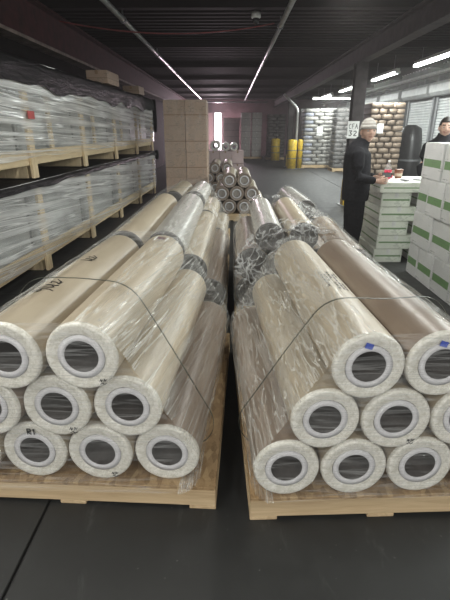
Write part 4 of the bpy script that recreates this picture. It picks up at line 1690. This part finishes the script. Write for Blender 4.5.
# ------------------------------------------------------------------ people
def head_into(bm, c, yaw, tilt, s, smile=False):
    """head mesh with face along local -Y; mats 0 skin 1 lips 2 brow 3 eye"""
    M = Matrix.Translation(c) @ Matrix.Rotation(yaw, 4, 'Z') @ Matrix.Rotation(tilt, 4, 'X')
    b = bmesh.new()
    bmesh.ops.create_uvsphere(b, u_segments=36, v_segments=28, radius=1)
    for v_ in b.verts:
        x, y, z = v_.co
        w_ = 0.076 * (1 - 0.30 * max(0, -z) ** 1.6)
        d_ = 0.098
        X, Y, Z = x * w_, y * d_, z * 0.120
        if z < 0:
            Y = Y * (1 - 0.18 * (-z)) if y < 0 else Y * (1 - 0.35 * (-z))
        if y < -0.1:
            g = lambda cx, cz, sx_, sz_: math.exp(-((X - cx) / sx_) ** 2 - ((Z - cz) / sz_) ** 2)
            Y -= 0.024 * g(0, -0.022, 0.011, 0.022) + 0.008 * g(0, 0.004, 0.009, 0.02)      # nose
            Y += 0.009 * (g(-0.031, 0.005, 0.015, 0.011) + g(0.031, 0.005, 0.015, 0.011))   # eye sockets
            Y -= 0.006 * (g(-0.031, 0.026, 0.02, 0.008) + g(0.031, 0.026, 0.02, 0.008))     # brow ridge
            Y -= 0.006 * g(0, -0.060, 0.022, 0.008)                                          # lips
            Y -= 0.010 * g(0, -0.095, 0.024, 0.016)                                          # chin
            Y -= (0.007 if smile else 0.003) * (g(-0.042, -0.025, 0.016, 0.016) + g(0.042, -0.025, 0.016, 0.016))
        v_.co = (X, Y, Z)
    for f_ in b.faces:
        ct = f_.calc_center_median()
        if ct.y < -0.05 and abs(ct.x) < (0.030 if smile else 0.023) and abs(ct.z + 0.060 - (0.5 * abs(ct.x) if smile else 0)) < 0.009:
            f_.material_index = 1
        if ct.y < -0.04 and 0.012 < abs(ct.x) < 0.050 and abs(ct.z - 0.030) < 0.007:
            f_.material_index = 2
    # eyes
    for sx in (-1, 1):
        r = bmesh.ops.create_uvsphere(b, u_segments=12, v_segments=8, radius=0.0115)
        fs = {f_ for v_ in r['verts'] for f_ in v_.link_faces}
        for v_ in r['verts']:
            v_.co += Vector((sx * 0.031, -0.078, 0.005))
        for f_ in fs:
            f_.material_index = 2 if (f_.calc_center_median() - Vector((sx * 0.031, -0.0895, 0.005))).length < 0.006 else 3
        # ears
        r = bmesh.ops.create_uvsphere(b, u_segments=10, v_segments=8, radius=1)
        for v_ in r['verts']:
            v_.co = Vector((v_.co.x * 0.010 + sx * 0.077, v_.co.y * 0.018 + 0.010, v_.co.z * 0.030 - 0.005))
    for v_ in b.verts:
        v_.co = M @ (v_.co * s)
    me = bpy.data.meshes.new('t')
    b.to_mesh(me)
    b.free()
    bm.from_mesh(me)
    bpy.data.meshes.remove(me)
    return M


def hand_into(bm, wrist, dirv, side, curl):
    """palm and five fingers; dirv palm direction, side thumb direction, curl = palm-normal direction"""
    d, s, n_ = Vector(dirv).normalized(), Vector(side).normalized(), Vector(curl).normalized()
    w0 = Vector(wrist)
    loft(bm, [(w0 - d * 0.02, 0.024, 0.018), (w0 + d * 0.02, 0.032, 0.016), (w0 + d * 0.06, 0.040, 0.015), (w0 + d * 0.09, 0.038, 0.013)], 12, up=n_)
    for i, (o, l) in enumerate(((0.030, 0.070), (0.010, 0.080), (-0.010, 0.074), (-0.029, 0.058))):
        b = w0 + d * 0.078 + s * o
        p1 = b + d * l * 0.42 + n_ * l * 0.10
        p2 = p1 + d * l * 0.22 + n_ * l * 0.28
        p3 = p2 + d * l * 0.02 + n_ * l * 0.26
        loft(bm, [(b, 0.0095, 0.0095), (p1, 0.009, 0.009), (p2, 0.0082, 0.0082), (p3, 0.0065, 0.0065)], 8, up=s)
    b = w0 + d * 0.025 + s * 0.026
    p1 = b + d * 0.028 + s * 0.026 + n_ * 0.012
    p2 = p1 + d * 0.030 + s * 0.002 + n_ * 0.022
    loft(bm, [(b, 0.013, 0.013), (p1, 0.011, 0.011), (p2, 0.008, 0.008)], 8, up=n_)


def join_mesh(me_list, name, mats):
    bm = bmesh.new()
    for me in me_list:
        bm.from_mesh(me)
    out = bpy.data.meshes.new(name)
    bm.to_mesh(out)
    bm.free()
    for m in mats:
        out.materials.append(MATS[m])
    for p in out.polygons:
        p.use_smooth = True
    return out


def hair_cap(bm, M, s, rx, ry, rz_, zoff, keep):
    b = bmesh.new()
    bmesh.ops.create_uvsphere(b, u_segments=28, v_segments=20, radius=1)
    dead = []
    for v_ in b.verts:
        c = v_.co.copy()
        v_.co = Vector((c.x * rx, c.y * ry + 0.004, c.z * rz_ + zoff))
        v_.co += v_.co.normalized() * 0.004 * noise.noise(c * 5)
    for f_ in list(b.faces):
        if not keep(f_.calc_center_median()):
            dead.append(f_)
    bmesh.ops.delete(b, geom=dead, context='FACES')
    bmesh.ops.solidify(b, geom=b.faces[:], thickness=0.006)
    for v_ in b.verts:
        v_.co = M @ (v_.co * s)
    me = bpy.data.meshes.new('t')
    b.to_mesh(me)
    b.free()
    bm.from_mesh(me)
    bpy.data.meshes.remove(me)


def person(label, loc, facing, head_yaw, head_tilt, headwear, smile, arms, hands, lean=0.0, scale=1.0):
    """local frame: body faces -Y, z up; facing rotates the body; head_yaw is relative to the body"""
    # body (skin), hidden under the clothes except face, neck and hands
    bm = bmesh.new()
    zs = [(0.95, 0.150, 0.105, 0), (1.10, 0.135, 0.095, 0), (1.25, 0.150, 0.105, 0), (1.38, 0.165, 0.105, 0.01), (1.455, 0.10, 0.075, 0.01), (1.49, 0.056, 0.058, -lean * 0.4), (1.58, 0.052, 0.056, -0.012 - lean)]
    loft(bm, [((0, y, z), a, b) for z, a, b, y in zs], 20, up=Vector((0, 1, 0)))
    for s in (-1, 1):
        loft(bm, [((s * 0.085, 0, 0.98), 0.075, 0.085), ((s * 0.092, -0.005, 0.72), 0.065, 0.07), ((s * 0.095, -0.01, 0.50), 0.05, 0.055), ((s * 0.097, 0.01, 0.32), 0.048, 0.05), ((s * 0.10, 0.015, 0.10), 0.035, 0.04)], 14, up=Vector((0, 1, 0)))
        loft(bm, [((s * 0.10, 0.02, 0.07), 0.04, 0.04), ((s * 0.105, -0.06, 0.05), 0.042, 0.032), ((s * 0.11, -0.15, 0.035), 0.04, 0.02)], 12, up=Vector((0, 0, 1)))
    for sh, el, wr in arms:
        loft(bm, [(sh, 0.050, 0.050), (el, 0.038, 0.038), (wr, 0.026, 0.024)], 12, up=Vector((0.1, 0.2, 0.97)))
    body = fuse('b', bm, 0.014, ['skin'], smooth=4)
    hb = bmesh.new()
    M = head_into(hb, Vector((0, -0.022 - lean, 1.622)), head_yaw, head_tilt, 1.10, smile)
    for w_, d, s, c in hands:
        hand_into(hb, w_, d, s, c)
    hm = bpy.data.meshes.new('h')
    bmesh.ops.recalc_face_normals(hb, faces=hb.faces)
    hb.to_mesh(hm)
    hb.free()
    body.materials.clear()
    me = join_mesh([body, hm], 'person', ['skin', 'lips', 'brow', 'eye_white'])
    o = obj('person', me, None, loc, facing)
    o.scale = (scale,) * 3
    tag(o, label, 'person')
    # jacket
    bm = bmesh.new()
    zs = [(0.80, 0.200, 0.165, 0.0), (0.95, 0.205, 0.172, 0.0), (1.10, 0.200, 0.168, 0.008), (1.25, 0.212, 0.170, 0.018), (1.37, 0.220, 0.160, 0.022), (1.43, 0.185, 0.130, 0.020), (1.475, 0.115, 0.105, 0.012 - lean * 0.3), (1.51, 0.086, 0.090, 0.004 - lean * 0.5), (1.545, 0.080, 0.086, -0.004 - lean * 0.6)]
    loft(bm, [((0, y, z), a, b) for z, a, b, y in zs], 24, up=Vector((0, 1, 0)))
    for sh, el, wr in arms:
        sh, el, wr = Vector(sh), Vector(el), Vector(wr)
        loft(bm, [(sh + Vector((-sh.x * 0.25, 0, 0.02)), 0.075, 0.075), (sh, 0.080, 0.078), (sh.lerp(el, 0.55), 0.068, 0.066), (el, 0.062, 0.060), (el.lerp(wr, 0.5), 0.054, 0.052), (el.lerp(wr, 0.9), 0.046, 0.044)], 14, up=Vector((0.1, 0.2, 0.97)))
    obj('jacket', fuse('jacket', bm, 0.013, ['cloth_black'], smooth=5), o)
    # trousers
    bm = bmesh.new()
    loft(bm, [((0, 0, 1.0), 0.175, 0.125), ((0, 0, 0.90), 0.18, 0.135), ((0, 0, 0.80), 0.17, 0.13)], 20, up=Vector((0, 1, 0)))
    for s in (-1, 1):
        loft(bm, [((s * 0.085, 0, 0.88), 0.104, 0.135), ((s * 0.095, -0.005, 0.72), 0.100, 0.130), ((s * 0.10, -0.015, 0.48), 0.092, 0.118), ((s * 0.105, 0.005, 0.25), 0.090, 0.115), ((s * 0.108, 0.01, 0.06), 0.086, 0.110)], 16, up=Vector((0, 1, 0)))
    obj('trousers', fuse('trousers', bm, 0.014, ['cloth_charcoal'], smooth=4), o)
    for s in (-1, 1):
        bm = bmesh.new()
        loft(bm, [((s * 0.107, 0.085, 0.045), 0.030, 0.035), ((s * 0.107, 0.03, 0.052), 0.046, 0.052), ((s * 0.11, -0.07, 0.045), 0.050, 0.045), ((s * 0.115, -0.15, 0.035), 0.047, 0.034), ((s * 0.117, -0.195, 0.028), 0.030, 0.024)], 14, up=Vector((0, 0, 1)))
        for v_ in bm.verts:
            v_.co.z = max(0.0, v_.co.z)
        mesh('shoe', bm, 'shoe_black', o, True)
    bm = bmesh.new()
    if headwear == 'beanie':
        hair_cap(bm, M, 1.10, 0.085, 0.112, 0.122, 0.024, lambda c: c.z > 0.030 - 0.55 * max(0, c.y + 0.02))
        mesh('beanie', bm, 'beanie_knit', o, True)
        bm = bmesh.new()
        hair_cap(bm, M, 1.10, 0.090, 0.116, 0.122, 0.024, lambda c: 0.026 < c.z + 0.55 * max(0, c.y + 0.02) < 0.066)
        cuff = mesh('beanie_cuff', bm, 'beanie_knit', o, True)
    else:
        hair_cap(bm, M, 1.10, 0.082, 0.104, 0.122, 0.010, lambda c: (c.z > 0.066) or (c.y > -0.055 and c.z > 0.038) or (c.y > -0.03 and c.z > 0.004) or (c.y > 0.03 and c.z > -0.05))
        mesh('hair', bm, 'hair_dark', o, True)
    return o


# man in the beanie: body towards the table (right), head turned to the photographer
F1 = math.radians(72)
person('man in black jacket and pale knitted beanie standing at the carton table', (1.55, 5.52, 0), F1, math.radians(-66), math.radians(-4), 'beanie', False,
       [((-0.185, 0.01, 1.37), (-0.235, -0.03, 1.10), (-0.14, -0.24, 1.06)), ((0.185, 0.01, 1.37), (0.24, 0.0, 1.10), (0.12, -0.22, 1.08))],
       [((-0.14, -0.245, 1.06), (0.15, -1, 0.03), (0, 0, 1), (1, 0.1, 0)), ((0.12, -0.225, 1.08), (-0.25, -1, 0.0), (0, 0.1, 1), (-1, 0.0, 0))], lean=0.05, scale=0.97)
# phone in his hands
ph = thing('phone', 'dark phone held by the man in the beanie', 'phone', (1.87, 5.40, 1.065), F1)
boxm('case', 'phone_black', ph, -0.006, 0.006, -0.055, 0.055, 0, 0.055, bev=0.003)
boxm('screen', 'grey_steel', ph, -0.0068, -0.0060, -0.049, 0.049, 0.005, 0.050)
# smiling man behind the carton stack
person('smiling man with dark hair and black jacket behind the white carton stack', (2.99, 6.55, 0), math.radians(-8), math.radians(-10), math.radians(3), 'hair', True,
       [((-0.185, 0.01, 1.37), (-0.24, 0.02, 1.10), (-0.22, -0.12, 0.88)), ((0.185, 0.01, 1.37), (0.24, 0.02, 1.10), (0.22, -0.12, 0.88))],
       [((-0.22, -0.125, 0.875), (0.05, -0.45, -1), (0.3, -1, 0.4), (1, 0, 0)), ((0.22, -0.125, 0.875), (-0.05, -0.45, -1), (-0.3, -1, 0.4), (-1, 0, 0))], scale=1.0)
